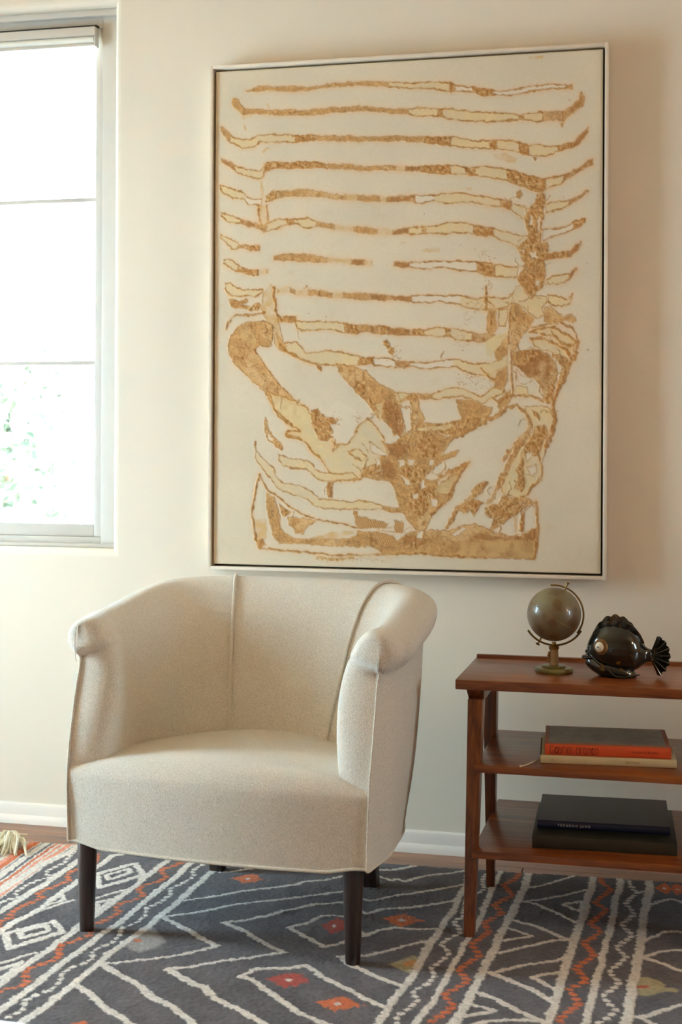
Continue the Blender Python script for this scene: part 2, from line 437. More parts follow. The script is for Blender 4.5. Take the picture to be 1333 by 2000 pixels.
# ------------------------------------------------------------------ traced pattern data (millimetres on canvas and rug)
CANVAS=(-1.3561,2.3057,-0.2117,0.8291)  # x0,z0(top),x1,z1(bottom)
P_ROWS=[
([(94.1,61.6,64.7),(130.8,52.9,66.6),(167.3,53.4,65.5),(195.8,55.8,69.5),(280.7,61,74),(322.8,61.7,68.4),(357,55,65.1),(409.6,53.8,64.9),(500.2,60.1,71.3),(533.8,61.2,76.1),(602,66.4,81.2),(663.7,69,88.3),(711.4,69.4,98.9),(724.8,79,95.2),(748.7,84.7,97.9),(773.8,89,102.2),(807.8,93.8,115.2),(837.4,100.9,112.3),(874,102.8,116),(913.4,99,114.7),(952.6,95.7,108.8),(997.4,92.3,104.5),(1036.2,95.1,104.5),(1059.2,97.1,108.7)],[(94.1,'t'),(533.8,'p'),(705.5,'c'),(726.4,'w'),(773.9,'c'),(837.3,'w'),(1040.6,'t')]),
([(84.8,116.2,136.1),(126.3,119,131.3),(167.6,122.9,137.1),(197.8,124.4,140.9),(252.8,127.7,142.8),(284.2,129.2,144.4),(346.6,126.3,142.9),(385.2,126,140.3),(423.8,124.5,139.2),(463.8,127.7,141.2),(500.6,132.6,146.9),(534.1,137.2,150.1),(591.8,141,155),(614.3,140.5,162.1),(679,146,167.3),(717.8,148,176.7),(750.6,157,185),(808.2,162,188.5),(818.6,164.2,190.7),(867,170.1,191.3),(913.8,173.8,187),(926.8,173.9,189.1),(955.8,171,194),(984.8,169.2,193.8),(1033.8,169.6,195.7)],[(84.8,'t'),(591.7,'p'),(675.9,'c'),(693.9,'p'),(906.3,'t'),(926.7,'p'),(973.1,'d')]),
([(14.4,167.2,180.2),(30.6,177.9,202.5),(56.4,199,217.4),(85.3,208,230.9),(110.8,212.2,235.9),(125.2,203.7,231.1),(139.4,197.5,218.1),(174.4,196.8,218.1),(198.1,199.4,219.9),(221.8,199.7,221.1),(245.4,203.1,222.2),(284.6,206.4,221.5),(315.8,207.8,221.4),(362.4,209.9,222.7),(382.6,212.4,225.3),(413.5,211.8,225.8),(455,215.7,230.6),(501,217.8,231.2),(561.8,219,233.6),(602.7,221.7,237.3),(637.3,224.7,241.8),(670.3,227.7,246.2),(712.2,230.3,255.4),(745,235.2,258.4),(782,245.3,265),(851.2,243.2,269.6),(890.8,248.7,276.4),(940.4,260.5,290.2),(979.5,265.7,294.2),(1005.4,268.3,291.1),(1024.2,269.2,282.2),(1037,264.8,277.7),(1057,259,272),(1075.6,246.8,266.5),(1095.6,231.9,250.6),(1105.4,220.8,232.3)],[(14.4,'t'),(49.8,'p'),(246.8,'c'),(307.9,'t'),(634.2,'c'),(712.0,'p'),(823.1,'c'),(848.1,'p'),(906.6,'c'),(938.6,'p'),(1019.5,'c'),(1059.7,'d')]),
([(19.7,262.9,269.5),(31,266.9,279.2),(53.6,276.4,293.9),(64.8,286.7,304.4),(93.8,297,315.8),(125.6,303.3,324.2),(143.2,303.6,329.5),(154.2,285.7,317.7),(163.8,281,304.9),(182.8,280.1,299.1),(225.4,282.6,298.8),(270.8,283.7,300.7),(324,287.6,302.8),(359.8,292.3,306.2),(432.4,299.4,312.1),(501.4,304.4,316.4),(553.2,305,319.9),(637.8,310.4,323.8),(670.8,309.8,330.1),(721.6,310.4,334),(758.8,318.7,338.5),(814.9,319.4,346.5),(859,324.4,354.1),(898.6,335.9,368.8),(927.7,346.6,381.5),(953.9,354.4,390.5),(972.7,358.5,396.3),(985.7,357.5,389.5),(1005.8,354.8,381),(1031.8,350.6,370.5),(1050.4,345.1,358.2),(1073.2,334.9,347.9),(1093.1,324.2,335.7),(1103,310.1,331.1),(1118.6,308.9,326.7)],[(19.7,'d'),(64.7,'p'),(150.9,'c'),(347.3,'t'),(553.0,'y'),(577.3,'d'),(625.6,'c'),(712.5,'p'),(754.1,'c'),(786.7,'p'),(874.9,'c'),(985.4,'p'),(1034.3,'d')]),
([(16.9,340,350.7),(25,342.4,366.4),(54,355.2,379.7),(82.9,361.7,385.9),(92.6,368.8,387.9),(100.6,382.9,400.3),(123,389,403.5),(143.6,389.7,406.8)],[(16.9,'p'),(93.9,'w')]),
([(159.4,380.1,393.8),(175.2,368.8,392.5),(197.4,365.9,384.8),(225.8,362.6,381.2),(271.4,365.3,383.3),(310.4,367.3,387.3),(344.6,375.7,390),(394.3,383.3,395.8),(436,386.5,400.7),(466.6,389.2,406.3),(508,392.5,407.7),(521.7,394.8,409.7),(570.3,394,411.4),(603.6,394.1,409.3),(630.7,395.1,415),(665.2,396.3,411.4),(689.2,390.4,417),(705.6,390.3,419.1),(742.8,393.1,415.9),(775.4,399.4,420),(819.8,405.4,428.3),(859.4,413.3,434.6),(888.8,423.9,448.8),(915,436.5,465.7),(941.3,445.6,482.6)],[(159.4,'c'),(199.0,'t'),(406.7,'y'),(435.9,'t'),(507.9,'y'),(523.2,'d'),(611.1,'w'),(668.2,'p'),(856.4,'c'),(890.0,'p')]),
([(19,423,433.7),(40,429.2,451.2),(57.6,434.9,455.6),(75.2,442.4,457.9),(112.1,453.5,467.3),(137.6,463.5,477.2),(155.1,464,486.1),(169.4,459.1,481.2),(201,450.2,475.5),(226.2,452.6,467.7),(254.4,449.8,463.5),(282.8,450.7,476.3),(307.8,456.7,475.4),(342,464.5,479.8),(370,472.2,484.2),(425.6,479,494.2),(467.2,481.9,499.1),(502.4,486.7,501.7),(543.4,491,504.4),(584.4,489.2,504.1),(604,487.7,506.2),(638.7,483.5,503.9),(665.7,482.8,504.7),(698.6,479.1,507.5),(719.4,474.7,504.7),(762.5,477.7,506),(780.3,484.9,511.3),(836.4,496.6,519.6),(876,509.3,535.6),(908.2,520.1,549.7),(934.4,518.8,555.2)],[(18.9,'p'),(76.8,'d'),(127.9,'t'),(162.8,'p'),(222.9,'c'),(246.5,'p'),(310.7,'t'),(371.3,'y'),(425.4,'t'),(502.1,'y'),(543.2,'d'),(593.2,'p'),(632.4,'c'),(644.4,'p'),(780.1,'c'),(839.0,'p')]),
([(19.3,490.5,499.7),(37,496.4,517.1),(51.6,503.7,531.3),(67.6,512.9,534.8),(74,519.6,531.9),(90.1,521.6,533.9),(112.4,526.1,539.8),(139.6,528.6,542.4)],[(19.3,'p'),(69.1,'t'),(96.3,'c')]),
([(184.1,558.9,570.9),(212.6,552.3,573.6),(272.2,555,576.6),(303.6,558.5,578.9),(342.6,564.8,581.4),(365.8,568.4,575.9),(395.2,572.2,584.2),(426.2,575.2,590.9),(458.4,576,593.2),(481.4,580.3,593.8)],[(184.1,'t'),(348.7,'y'),(418.3,'d'),(462.9,'y')]),
([(550,585,596.9),(571.2,584.1,601.9),(594,586.1,599.5),(618,586.7,603),(652.7,586.1,605.9),(690.2,587,604.8),(706.6,590.4,607.2),(726,587.9,611.1),(757.2,590.2,615.2),(786.8,592.4,617.4),(810.4,594.9,627.9),(842.8,600.6,631.8),(876.5,606.3,636),(908.6,610,636.2)],[(550.0,'d'),(593.9,'w'),(788.1,'c'),(844.1,'p')]),
([(31,565.2,575.2),(40.7,563.8,587.7),(58.4,574.3,597),(76,587,600.8),(104.8,598.1,610.2),(130.4,597,614.3),(144.7,600.9,611.5),(165.3,599.5,608.1)],[(30.9,'p'),(69.5,'c'),(136.5,'y')]),
([(195.6,656.8,667),(227.2,650.4,664.1),(238.2,654.2,667.8),(252.4,662.5,674.6),(290,661.7,675.3),(326,664,681.5),(371,672.1,685.6),(395.8,672.6,687.9),(434.4,673.3,691.6),(478.8,677.5,692.5),(530.8,681.5,697.2),(571.8,684.4,697.9),(602,686.7,700.1),(632.2,683.9,703.9),(656.2,683.9,707.6),(686.2,684.5,701.6),(720.4,687.2,707.3),(747.2,687.7,714.4),(763.6,691.9,719.8),(794.7,695.4,726.3),(824.1,692.6,726.8),(853.5,695,725.8),(877,696.9,721.8),(890,685.5,711.8)],[(195.6,'y'),(233.5,'t'),(249.2,'y'),(290.0,'t'),(364.7,'y'),(392.6,'t'),(478.7,'d'),(601.9,'w'),(744.1,'p')]),
([(33,637.8,651.9),(47.4,634.8,669.1),(62,645.3,672.9),(87.6,657.6,675.1),(124.4,656.9,677.6),(149.8,657.4,666.5)],[(32.9,'p')]),
([(191.4,738.8,754),(219.8,737.7,754.4),(252.8,739.8,756.4),(256,753.4,777.2),(290.6,755.5,779.7),(326.4,754.5,778.2),(365.2,756.6,778.7),(399.4,763.1,791.7),(434.8,766.6,791.8),(468.6,768,787.2),(503.8,770.6,794.5),(537.3,776.3,796.4),(578.2,778.5,798.4),(605.5,782.4,798.8),(640.2,785.9,800.7),(673.2,778.2,801.1),(707.5,778.7,803),(737.3,782.5,812.2),(777.3,793.6,819.3),(827.6,798.7,821.5),(843.8,800.3,823.8)],[(191.3,'c'),(255.9,'p'),(399.2,'c'),(446.9,'t'),(503.6,'c'),(531.0,'d'),(597.7,'c'),(639.9,'p'),(696.8,'c'),(714.7,'p'),(774.1,'d')]),
([(220.2,816.3,840.2),(253.3,814.9,857.6),(267.4,828.7,864.1),(281.6,847.6,869.7),(309.8,846.4,878.1),(340.9,841.4,882.1),(371.9,845.5,883.1),(393.6,845.4,882.5),(435.2,855.9,884.6),(459.8,862.8,883),(485.8,863.1,881),(490.5,863.1,886.7),(537.8,866.5,890.4),(559,873.8,893.5),(586.3,875.8,892.2),(606,876,887.6),(654.2,877.9,897.9),(673.6,876.6,894.3),(694.6,871.6,891.5),(731.8,868.2,890.3),(766,878.8,906.8),(797,883.5,915.8),(828,882.3,915.7),(844.1,878,905.8),(877.7,853.4,885.6)],[(220.1,'p'),(442.7,'c'),(488.7,'w'),(552.7,'d'),(595.1,'w'),(722.6,'p')]),
([(552,964.4,994.4),(586.8,967.7,987.4),(620,966.2,984.5),(641,969.7,986),(668,969.8,986),(695,959.5,981.4),(721.8,953.2,978),(751.5,955,976.5),(775.2,966.7,984.8),(804.8,977.5,998.1),(834.2,955.6,984.9),(870.8,933.8,963)],[(551.9,'p'),(580.7,'c'),(626.0,'t'),(668.0,'p')]),
([(986,430.2,456.4),(1025,425.7,447.5),(1049.2,422.3,441.1),(1060.8,418.3,432.8),(1083.6,409,417.7),(1104.8,395.3,399.7)],[(986.0,'p'),(1052.2,'d')]),
([(977.8,504.1,534.6),(990.8,503,526.2),(1025.2,501.1,517.1),(1049.6,494.6,510.6),(1068.2,482.2,503.9),(1086.8,477,494.3),(1096.7,473,478.8)],[(977.7,'w'),(1061.1,'c')]),
([(981,576.1,589.2),(1017,572,586.5),(1055.7,565,580.2),(1074.2,548.9,566.2),(1085.6,540.5,547.8)],[(980.9,'c'),(1052.9,'d')]),
([(990,648.2,659.9),(1007.2,637,658.8),(1038.8,634.8,657.6),(1056,633.8,646.8),(1068.8,616.7,631.2),(1074.5,613.9,621.2)],[(989.9,'p'),(1053.2,'d')]),
([(994.6,690.4,709.3),(1004.6,690.6,716.8),(1033.4,697,721),(1049.2,701.6,716.1),(1056.4,691.6,710.4),(1060.6,687.4,696.1)],[(994.5,'p')]),
]
P_POLY=[
('t',[(59,81.2),(65.4,86.1),(88,116.4),(96.1,136.6),(83.3,136),(49.4,100.6),(51,88.5)],1),
('d',[(1030.8,170.9),(1056.6,157.7),(1079.4,140.1),(1082.1,120),(1093.6,133.6),(1090.4,153.7),(1069.5,171.4),(1046.7,186.9),(1030.9,195.5)],1),
('t',[(181.9,761.5),(161.3,752),(142.2,750.2),(113.6,749.8),(76.9,764.5),(53,790.2),(43.5,817.7),(45.2,845.3),(63.1,876.1),(88.8,900.8),(125.7,934.6),(160.8,962.2),(172,989.6),(186.4,1014),(221.3,1048.9),(268.6,1079.1),(299.7,1038.2),(274.5,1003.4),(243,980.6),(217.7,956.3),(192.3,928.8),(171.6,901.3),(142.8,860),(125.2,835.4),(142.6,821.9),(171.2,826.7),(182.2,811.7)],2),
('y',[(81.8,776.8),(105.7,769.5),(125,792.7),(129.9,818.7),(117.2,836.8),(98,815.3),(78.7,799.7)],0),
('y',[(130,846.1),(149.2,869.2),(142.9,879.8),(122.1,861.3)],0),
('p',[(171.9,962.2),(202,976),(249.3,986.7),(288.6,1008),(304.4,1036.7),(307.7,1066.9),(351.4,1089.4),(374.7,1101.3),(367,1119.4),(407.2,1116.2),(428.7,1092.1),(443.9,1059),(471.4,1041),(489.9,1053),(512.9,1085.8),(523.7,1103.6),(516.1,1106.6),(536.1,1148.3),(505.7,1163.5),(475.3,1193.6),(452.4,1216.3),(429.3,1221.1),(395.4,1224.5),(364.4,1221.8),(351.9,1191.8),(333.1,1164.8),(298.6,1134.9),(289.2,1116.8),(273.4,1104.8),(249.9,1092.8),(226.2,1086.8),(229.3,1077.7),(265.5,1077.6),(226,1047.4),(186.4,1014)],2.5),
('w',[(366.9,1101.3),(407.2,1113.2),(428.7,1089.1),(431.6,1062.1),(443.8,1047),(434.5,1014.1),(381.8,984),(351,1014),(351.1,1044.2),(374.5,1062.2)],0),
('c',[(299.6,1014),(319.8,1011),(343.3,1032.1),(366.6,1036.6),(385.2,1047.1),(359,1062.2),(366.8,1081.8),(351.5,1107.4),(328.1,1107.6),(307.7,1074.4),(299.8,1051.8)],0),
('c',[(194,953.2),(170.2,940.9),(154.3,930.2),(143.1,914.9),(162.2,934.8),(186.1,948.6)],0),
('t',[(186.4,1014),(202.3,1023.1),(229.2,1053.4),(248.2,1068.5),(226.1,1053.4),(202.3,1035.2)],2),
('t',[(376.7,878.6),(427.7,888),(469.2,903.3),(493.8,933.4),(521.4,946.9),(551.8,957.5),(559.6,994.8),(573.3,1011.1),(578.3,1085.5),(551,1088.6),(531.1,1055.9),(497.4,1027.5),(477.3,997.6),(452.7,976.6),(418.7,943.5),(383,902.7)],2),
('c',[(427.8,924),(461.7,942.2),(477.3,984.2),(497.3,1014.1),(486.6,1014.1),(452.7,976.6),(428,951)],0),
('d',[(521.6,987.2),(558.1,991.8),(573.4,1014.1),(578.1,1058.7),(572.3,1100.4),(550.9,1081.2),(531.1,1055.9),(520.2,1014.1)],0),
('p',[(559.5,966.5),(580.7,963.6),(598.9,972.5),(565.7,990.3)],1.5),
('w',[(568.8,1008.2),(596,1005.2),(602.2,1036.4),(599.4,1073.6),(584.3,1082.5),(576.5,1043.9)],1.5),
('p',[(494.2,999.1),(517,991.7),(517.2,1032),(508.1,1044)],1),
('t',[(600.4,987.4),(618.5,984.5),(629.2,1014.1),(641.4,1040.8),(635.5,1061.6),(614.4,1070.5),(599.4,1076.5),(605.2,1032)],2),
('t',[(735.3,984.7),(767.9,987.7),(804.9,1002.5),(834.4,1006.9),(827.2,1031.8),(790.4,1043.6),(753.4,1046.6),(741.4,1021.6)],2),
('c',[(641.4,1052.7),(686.4,1055.6),(738.5,1043.7),(797.7,1036.2),(834.5,1031.8),(819.9,1046.5),(768.4,1076),(723.9,1102.7),(713.4,1088),(671.6,1082.2),(634,1076.4)],1),
('p',[(614.4,1066.1),(664,1061.5),(716.3,1055.5),(731.2,1064.3),(698.5,1076.2),(656.5,1073.4),(626.5,1082.4)],1.5),
('t',[(513,1106.7),(535.9,1115.5),(558.7,1106.4),(581.3,1088.5),(600.9,1070.6),(619,1076.5),(656.6,1076.3),(668.6,1080.8),(686.6,1088.1),(723.9,1096.8),(701.7,1132.3),(686.9,1147.2),(716.7,1139.6),(743.4,1132.1),(731.6,1149.8),(701.9,1161.9),(687,1169.4),(672.1,1179.9),(649.7,1199.3),(642.2,1214.2),(669.3,1221.3),(684.3,1235.9),(702.2,1218),(731.8,1191.1),(754,1168.8),(767.3,1164.3),(754.1,1190.9),(732,1228),(726.2,1253.1),(714.4,1272.5),(687.6,1295),(665.3,1322),(650.4,1347.5),(640,1369.9),(620.4,1362.9),(597.7,1341),(582.4,1319),(574.8,1296.8),(559.4,1252.4),(544.1,1230.2),(528.8,1222.9),(498.3,1220.3),(475.4,1213.1),(453.9,1208.8),(459.9,1190.8),(482.9,1186.1),(498.1,1181.4),(513.4,1170.9),(510.2,1151.5),(523.9,1148.4),(543.6,1140.8)],2),
('c',[(619,1080.9),(656.6,1077.8),(668.7,1102.9),(680.8,1132.5),(664.4,1150.3),(634.4,1155),(619.2,1125.4)],0),
('c',[(581.7,1162.8),(614.9,1170),(639.1,1192),(627.2,1221.8),(597.2,1244.4),(574.4,1222.4),(566.6,1185.3)],0),
('c',[(619.7,1229.3),(664.9,1236.2),(672.5,1273.1),(650.1,1295.6),(635.3,1332.9),(609.6,1318.5),(589.9,1289.1),(597.2,1251.9)],0),
('c',[(453.8,1186.3),(490.4,1171.1),(513.4,1185.8),(505.9,1211.3),(467.7,1211.7)],0),
('d',[(531.4,1115.5),(573.8,1106.4),(589.1,1133.1),(566.5,1155.5),(539.1,1145.3)],0),
('d',[(513.4,1170.9),(543.8,1163.1),(563.6,1192.8),(551.6,1219.7),(521.2,1211.1)],0),
('w',[(563.5,1163),(581.6,1159.9),(587.8,1174.7),(569.7,1183.8)],1),
('w',[(590.7,1156.8),(614.9,1159.6),(608.9,1177.5),(593.8,1174.6)],1),
('w',[(565.2,1201.7),(597.1,1219.2),(603.2,1234),(585,1231.2)],1),
('w',[(624.3,1229.3),(639.2,1214.3),(645.4,1239.4),(627.4,1248.5)],1),
('w',[(601.8,1260.7),(624.4,1254.5),(623,1272.3),(604.9,1275.5)],1),
('w',[(657.5,1271.8),(681.5,1277.4),(675.6,1298.2),(660.6,1292.5)],1),
('w',[(654,1156.3),(672,1159.2),(666,1174),(651,1171.2)],1),
('w',[(660.2,1200.7),(672.1,1179.9),(701.9,1161.9),(705,1188.4),(681.2,1206.4)],2),
('p',[(672.4,1247.9),(690.2,1227),(723,1206),(742.3,1199.9),(726.1,1235.4),(711.3,1259.2),(687.4,1259.6)],2),
('w',[(477.9,1106.8),(513.2,1133.5),(539.1,1151.3),(505.6,1148.5),(478,1133.8)],2),
('p',[(413.5,1134.2),(444.3,1131),(468.9,1151.8),(456.7,1163.9),(429,1153.6)],3),
('w',[(493.4,1157.6),(508.7,1153),(510.3,1175.4),(496.6,1178.5)],1),
('w',[(503.7,1366.6),(514.3,1357.5),(552.3,1359.7),(576.6,1365.2),(597.7,1352.9),(609.8,1355.6),(594.8,1373.8),(582.7,1371)],1),
('t',[(159.6,1038.3),(164.4,1052),(169.3,1077.9),(186.8,1097.6),(210.6,1115.7),(212.3,1132.4),(194.9,1123.4),(171,1105.3),(161.4,1082.5),(156.5,1059.6)],2),
('w',[(170.9,1087),(185.3,1102.2),(182.1,1108.3),(169.4,1099.2)],0),
('p',[(204.5,1147.7),(215.5,1150.6),(236.1,1161.1),(289.4,1164.6),(303.5,1176.4),(314.5,1193.4),(342.6,1199.4),(375.2,1203.6),(429.2,1201.6),(443.1,1211.9),(426.2,1219.3),(364.5,1224.8),(320.9,1220.5),(300.5,1203.6),(286.4,1190.2),(244,1186.8),(215.7,1180.7),(204.5,1159.8)],2.6),
('c',[(350.5,1226.5),(367.6,1226.3),(369.4,1274.4),(352.3,1274.7)],0),
('p',[(128.2,1108.5),(129.9,1139),(158.7,1166.3),(187.3,1190.4),(193.8,1217.7),(222.3,1234),(272.6,1241),(303.9,1257.2),(329,1279.5),(381.8,1278.8),(429.7,1285.6),(448.1,1279.3),(481.8,1283.3),(517,1294.7),(517.1,1305.2),(426.7,1306.6),(349.4,1307.9),(318.2,1299.3),(286.8,1277.1),(244.4,1265.6),(198.7,1248),(179.6,1225.4),(155.6,1193.7),(126.8,1157.4)],2.6),
('t',[(517,1294.7),(559.6,1298.5),(597.4,1293.5),(593,1315.8),(552.1,1312.1),(517.1,1306.7)],1.5),
('t',[(548.6,1227.2),(566.9,1237.4),(582.3,1289.2),(570.2,1299.8),(559.4,1264.3)],1),
('c',[(429.8,1308.1),(445.2,1310.8),(448.4,1343.7),(436.1,1350)],0),
('t',[(166.3,1263.6),(187.7,1273.2),(202.2,1314),(209.5,1364.8),(230.9,1385.6),(259.3,1398.7),(312.4,1393.9),(416.3,1391.8),(444,1384.3),(468.6,1400.2),(468.7,1413.7),(445.7,1415.7),(353,1414.8),(275,1412),(204.2,1412),(188.3,1394.1),(172.2,1333.6),(165.7,1303.2)],1),
('t',[(230.6,1334.1),(276.2,1333.3),(315.3,1343.1),(284.2,1367.3),(276.4,1381.1),(256,1381.5),(251.2,1364),(230.7,1354.7)],1.5),
('w',[(243.2,1326.3),(258.9,1321.4),(284,1328.6),(266.8,1336.5)],0),
('c',[(202.1,1293.5),(244.7,1320.2),(216.5,1334.3),(208.5,1317.7)],0),
('y',[(127.7,1338.9),(164.3,1341.3),(167.8,1394.5),(148.8,1413.2),(137.7,1410.4)],0),
('d',[(136,1404.3),(158.3,1397.8),(164.7,1415.9),(144.1,1425.5)],0),
('y',[(306.2,1388.6),(368.3,1372.3),(430.1,1368.1),(437.8,1379.9),(383.9,1390),(321.8,1395.9)],0),
('t',[(440.9,1370.9),(512.8,1372.4),(547.9,1382.2),(558.6,1395.3),(575.2,1384.6),(608.4,1367.6),(640,1369.9),(659.5,1359.1),(710.3,1365.5),(760.8,1348.3),(787.4,1340.5),(819.9,1353.1),(846.5,1368.7),(890.4,1378),(919.6,1374.5),(948.5,1357.9),(968.8,1347.3),(964.6,1386.7),(959.1,1439.2),(890.7,1437.9),(820.3,1438.2),(718.1,1436.2),(626.8,1431),(523.8,1436.4),(499.4,1423.5),(468.7,1406.2),(445.6,1388.8)],2),
('k',[(496.1,1375.7),(549.4,1377.7),(557.2,1413.2),(510,1408.3)],0),
('k',[(437.5,1321.4),(479,1331.2),(537.1,1345.1),(525,1360.2),(445.4,1364.8),(433,1344)],0),
('k',[(552.2,1334.4),(582.6,1341.3),(575.1,1374.2),(552.4,1371.6)],0),
('y',[(718,1400.8),(820.1,1391.2),(964.6,1385.2),(959.1,1436.3),(821.8,1436.7),(733,1432.9),(747.8,1411.9)],0),
('d',[(575.2,1386.1),(620.5,1379.2),(665.6,1390.1),(631.2,1408.6),(582.9,1409.7)],0),
('d',[(792,1366.9),(846.5,1373.1),(894.8,1380.9),(923.9,1373),(948.5,1357.9),(968.8,1347.3),(964.6,1382.3),(821.6,1388.3),(784.7,1384.6)],0),
('w',[(620.4,1370.3),(643,1363.9),(637.1,1387.7),(619,1385.1)],1),
('w',[(717.8,1374.2),(754.9,1352.9),(765.3,1355.6),(732.8,1382.8)],1),
('w',[(836.1,1360.1),(872.7,1338.9),(901.8,1315),(926.5,1305.9),(923.9,1370.1),(891.9,1375.1),(858.2,1368.5)],1.5),
('y',[(898.9,1318),(912,1311.9),(912.3,1370.3),(903.5,1364.6)],0),
('w',[(932.3,1305.8),(952.5,1283.6),(962.8,1305.3),(968.8,1345.9),(947.1,1356.5),(926.8,1364.2)],1.5),
('c',[(919.3,1313.3),(932.3,1310.1),(926.8,1364.2),(916.6,1364.4)],0),
('c',[(965.6,400.4),(977.2,397.9),(985.9,418.6),(977.4,447.4),(980.4,469.3),(971.9,498.1),(972,527.1),(966.3,548.8),(989.4,542.2),(995.3,564.1),(981,585.5),(984,607.4),(987,629.3),(984.2,651),(975.6,672.6),(964.1,679.7),(949.7,693.9),(935.1,686.4),(923.4,664.3),(908.7,642.1),(920.2,620.5),(927.4,598.8),(914.2,576.5),(905.4,554.4),(919.9,540.2),(937.2,521.8),(931.2,489.5),(925.3,467.5),(941.2,438.9),(955.6,424.8),(962.7,403.2)],2),
('w',[(942.7,457.8),(950,466.8),(948.7,493),(938.5,489.8)],1),
('w',[(961.6,478.8),(971.7,458.8),(970.4,498),(961.9,522.5)],1),
('w',[(941.8,568.5),(960.6,560.3),(965,580.8),(946.2,583.2)],1),
('w',[(915.6,557.6),(928.7,559.4),(925.8,572.5),(915.6,567.8)],1),
('w',[(958.1,647.5),(972.6,650.8),(969.8,668.2),(958.2,665)],1),
('t',[(934.8,613.5),(949.2,603.7),(978.1,592.7),(986.9,622),(981.3,643.7),(956.6,635.9)],0),
('t',[(966.3,543),(989.4,534.9),(992.4,555.3),(978,569.5),(969.3,572.2)],0),
('t',[(891.5,710.4),(913.4,715.1),(920.8,729.9),(957.2,755.2),(942.8,781.2),(921.1,802.8),(909.7,836.2),(895.2,853.6),(889.1,809.7),(888.8,751.2)],1),
('p',[(891.5,692.8),(905.9,663.9),(917.5,656.9),(927.8,679),(942.4,701.1),(956.9,691.2),(987.3,694.7),(990.2,709.2),(975.9,723.5),(981.7,745.4),(964.4,755.3),(942.6,740.4),(923.7,722.6),(898.8,710.5)],2),
('t',[(822.7,728.2),(844.8,728.6),(850.9,779.9),(840.7,794.4),(826,797.2),(818.6,786.8)],1),
('p',[(855.1,728.7),(881.4,726.3),(880.1,751.1),(871.4,774.4),(853.8,774.1)],2),
('t',[(841,845.7),(870.1,812.4),(884.7,802.3),(880.6,853.4),(855.8,875.2),(845.5,867.7)],1),
('t',[(842.8,923.4),(855.9,900),(880.7,885.6),(880.9,926.5),(863.5,958.6),(842.9,952.7)],1),
('p',[(818.8,816.2),(845.2,803.3),(870,794.8),(886.1,786.3),(877.4,806.6),(848.3,838.5),(830.8,867.6),(818.9,852.8)],0),
('p',[(819.1,885.1),(845.5,875.1),(870.4,873.8),(883.5,860.8),(886.6,885.6),(857.4,903),(842.8,923.4),(826.6,923.3)],0),
('t',[(870.9,970.4),(885.5,963.1),(892.8,977.7),(881.3,999.6),(860.9,1014.2),(852,1006.9)],1),
('d',[(896.6,853.6),(914.1,847.9),(950.4,842.5),(979.4,848.6),(1001.1,861.9),(1011.3,883.7),(1015.8,927.3),(1013.1,956.3),(1006,992.5),(994.5,999.8),(982.9,985.2),(987.2,970.7),(972.7,956.1),(965.3,934.3),(953.7,924),(936.2,919.6),(921.6,904.9),(907,890.2),(896.8,885.7)],2),
('c',[(896.6,853.6),(914.1,847.9),(950.4,842.5),(979.4,848.6),(950.5,868.7),(928.8,886),(907,890.2)],0),
('c',[(988.6,956.2),(1013,934.5),(1013.1,963.5),(1006,992.5),(994.5,999.8),(982.9,985.2)],0),
('p',[(948.8,814.8),(982.1,810.8),(1018.2,828.7),(1047,844.9),(1062.9,876.9),(1054.4,891.3),(1037.1,869.4),(1008.2,851.8),(979.3,845.7),(953.2,833.8)],2),
('p',[(942.9,794.3),(974.7,781.7),(1013.7,783.7),(1049.7,803),(1072.7,824.9),(1065.6,837.9),(1044,826.1),(1008,803.9),(974.8,799.1)],2),
('p',[(1008,802.4),(1034,823.1),(1065.6,840.8),(1068.6,869.7),(1054.2,855.1),(1031.1,831.7)],2),
('t',[(1008.2,854.7),(1034.2,862.2),(1057.2,878.3),(1048.7,901.4),(1034.5,934.6),(1023.1,956.3),(1017.2,927.3),(1014.2,886.6)],1),
('w',[(1008.3,864.8),(1017,869.3),(1034.3,895.5),(1031.6,920.1),(1023,938.9),(1017.2,930.2),(1022.9,905.6)],1),
('w',[(905.6,897.5),(917.3,916.5),(953.7,925.5),(930.5,942.8),(910.1,935.4)],1),
('w',[(962.4,929.9),(972.6,945.9),(985.7,969.2),(982.9,982.3),(972.7,964.8)],1),
('p',[(907.3,944.2),(936.4,950.2),(942.3,973.5),(919,970.5),(901.5,961.7)],1),
('t',[(984.5,723.7),(1000.4,721),(1014.8,731.5),(1036.5,753.5),(1058,742.3),(1068,751.1),(1073.8,761.4),(1062.4,768.4),(1043.7,760.9),(1022.2,767.8),(1000.6,770.4),(981.8,760)],1),
('p',[(930.9,1007),(980.1,1007),(1003.3,1014.3),(1009.2,1043.3),(1002.1,1079.6),(989.3,1101.4),(980.9,1159.6),(978.1,1181.4),(978.3,1214.9),(952.3,1232.6),(937.9,1254.7),(908.9,1269.7),(894.2,1262.6),(872.3,1255.6),(864.9,1241),(872.1,1211.7),(893.8,1167.6),(911.1,1131),(937.1,1087.1),(951.5,1079.8),(944.1,1043.4)],2),
('c',[(948.3,1014.3),(965.7,1023),(977.4,1036.1),(971.7,1046.3),(957.1,1031.7)],0),
('c',[(957.3,1063.8),(986.2,1056.4),(994.9,1084),(977.8,1113.1),(966.3,1137.9),(937.4,1152.7),(919.9,1138.2),(937.2,1109),(951.6,1087.1)],1),
('c',[(919.9,1138.2),(930.2,1160),(926,1196.5),(930.5,1232.9),(920.4,1247.6),(905.8,1240.5),(911.5,1204),(901.2,1192.4),(915.6,1167.4)],1),
('w',[(934.4,1142.5),(948.9,1130.8),(951.9,1145.3),(937.5,1167.3)],1),
('w',[(937.5,1180.4),(960.7,1171.4),(966.6,1191.7),(949.2,1203.6)],1.5),
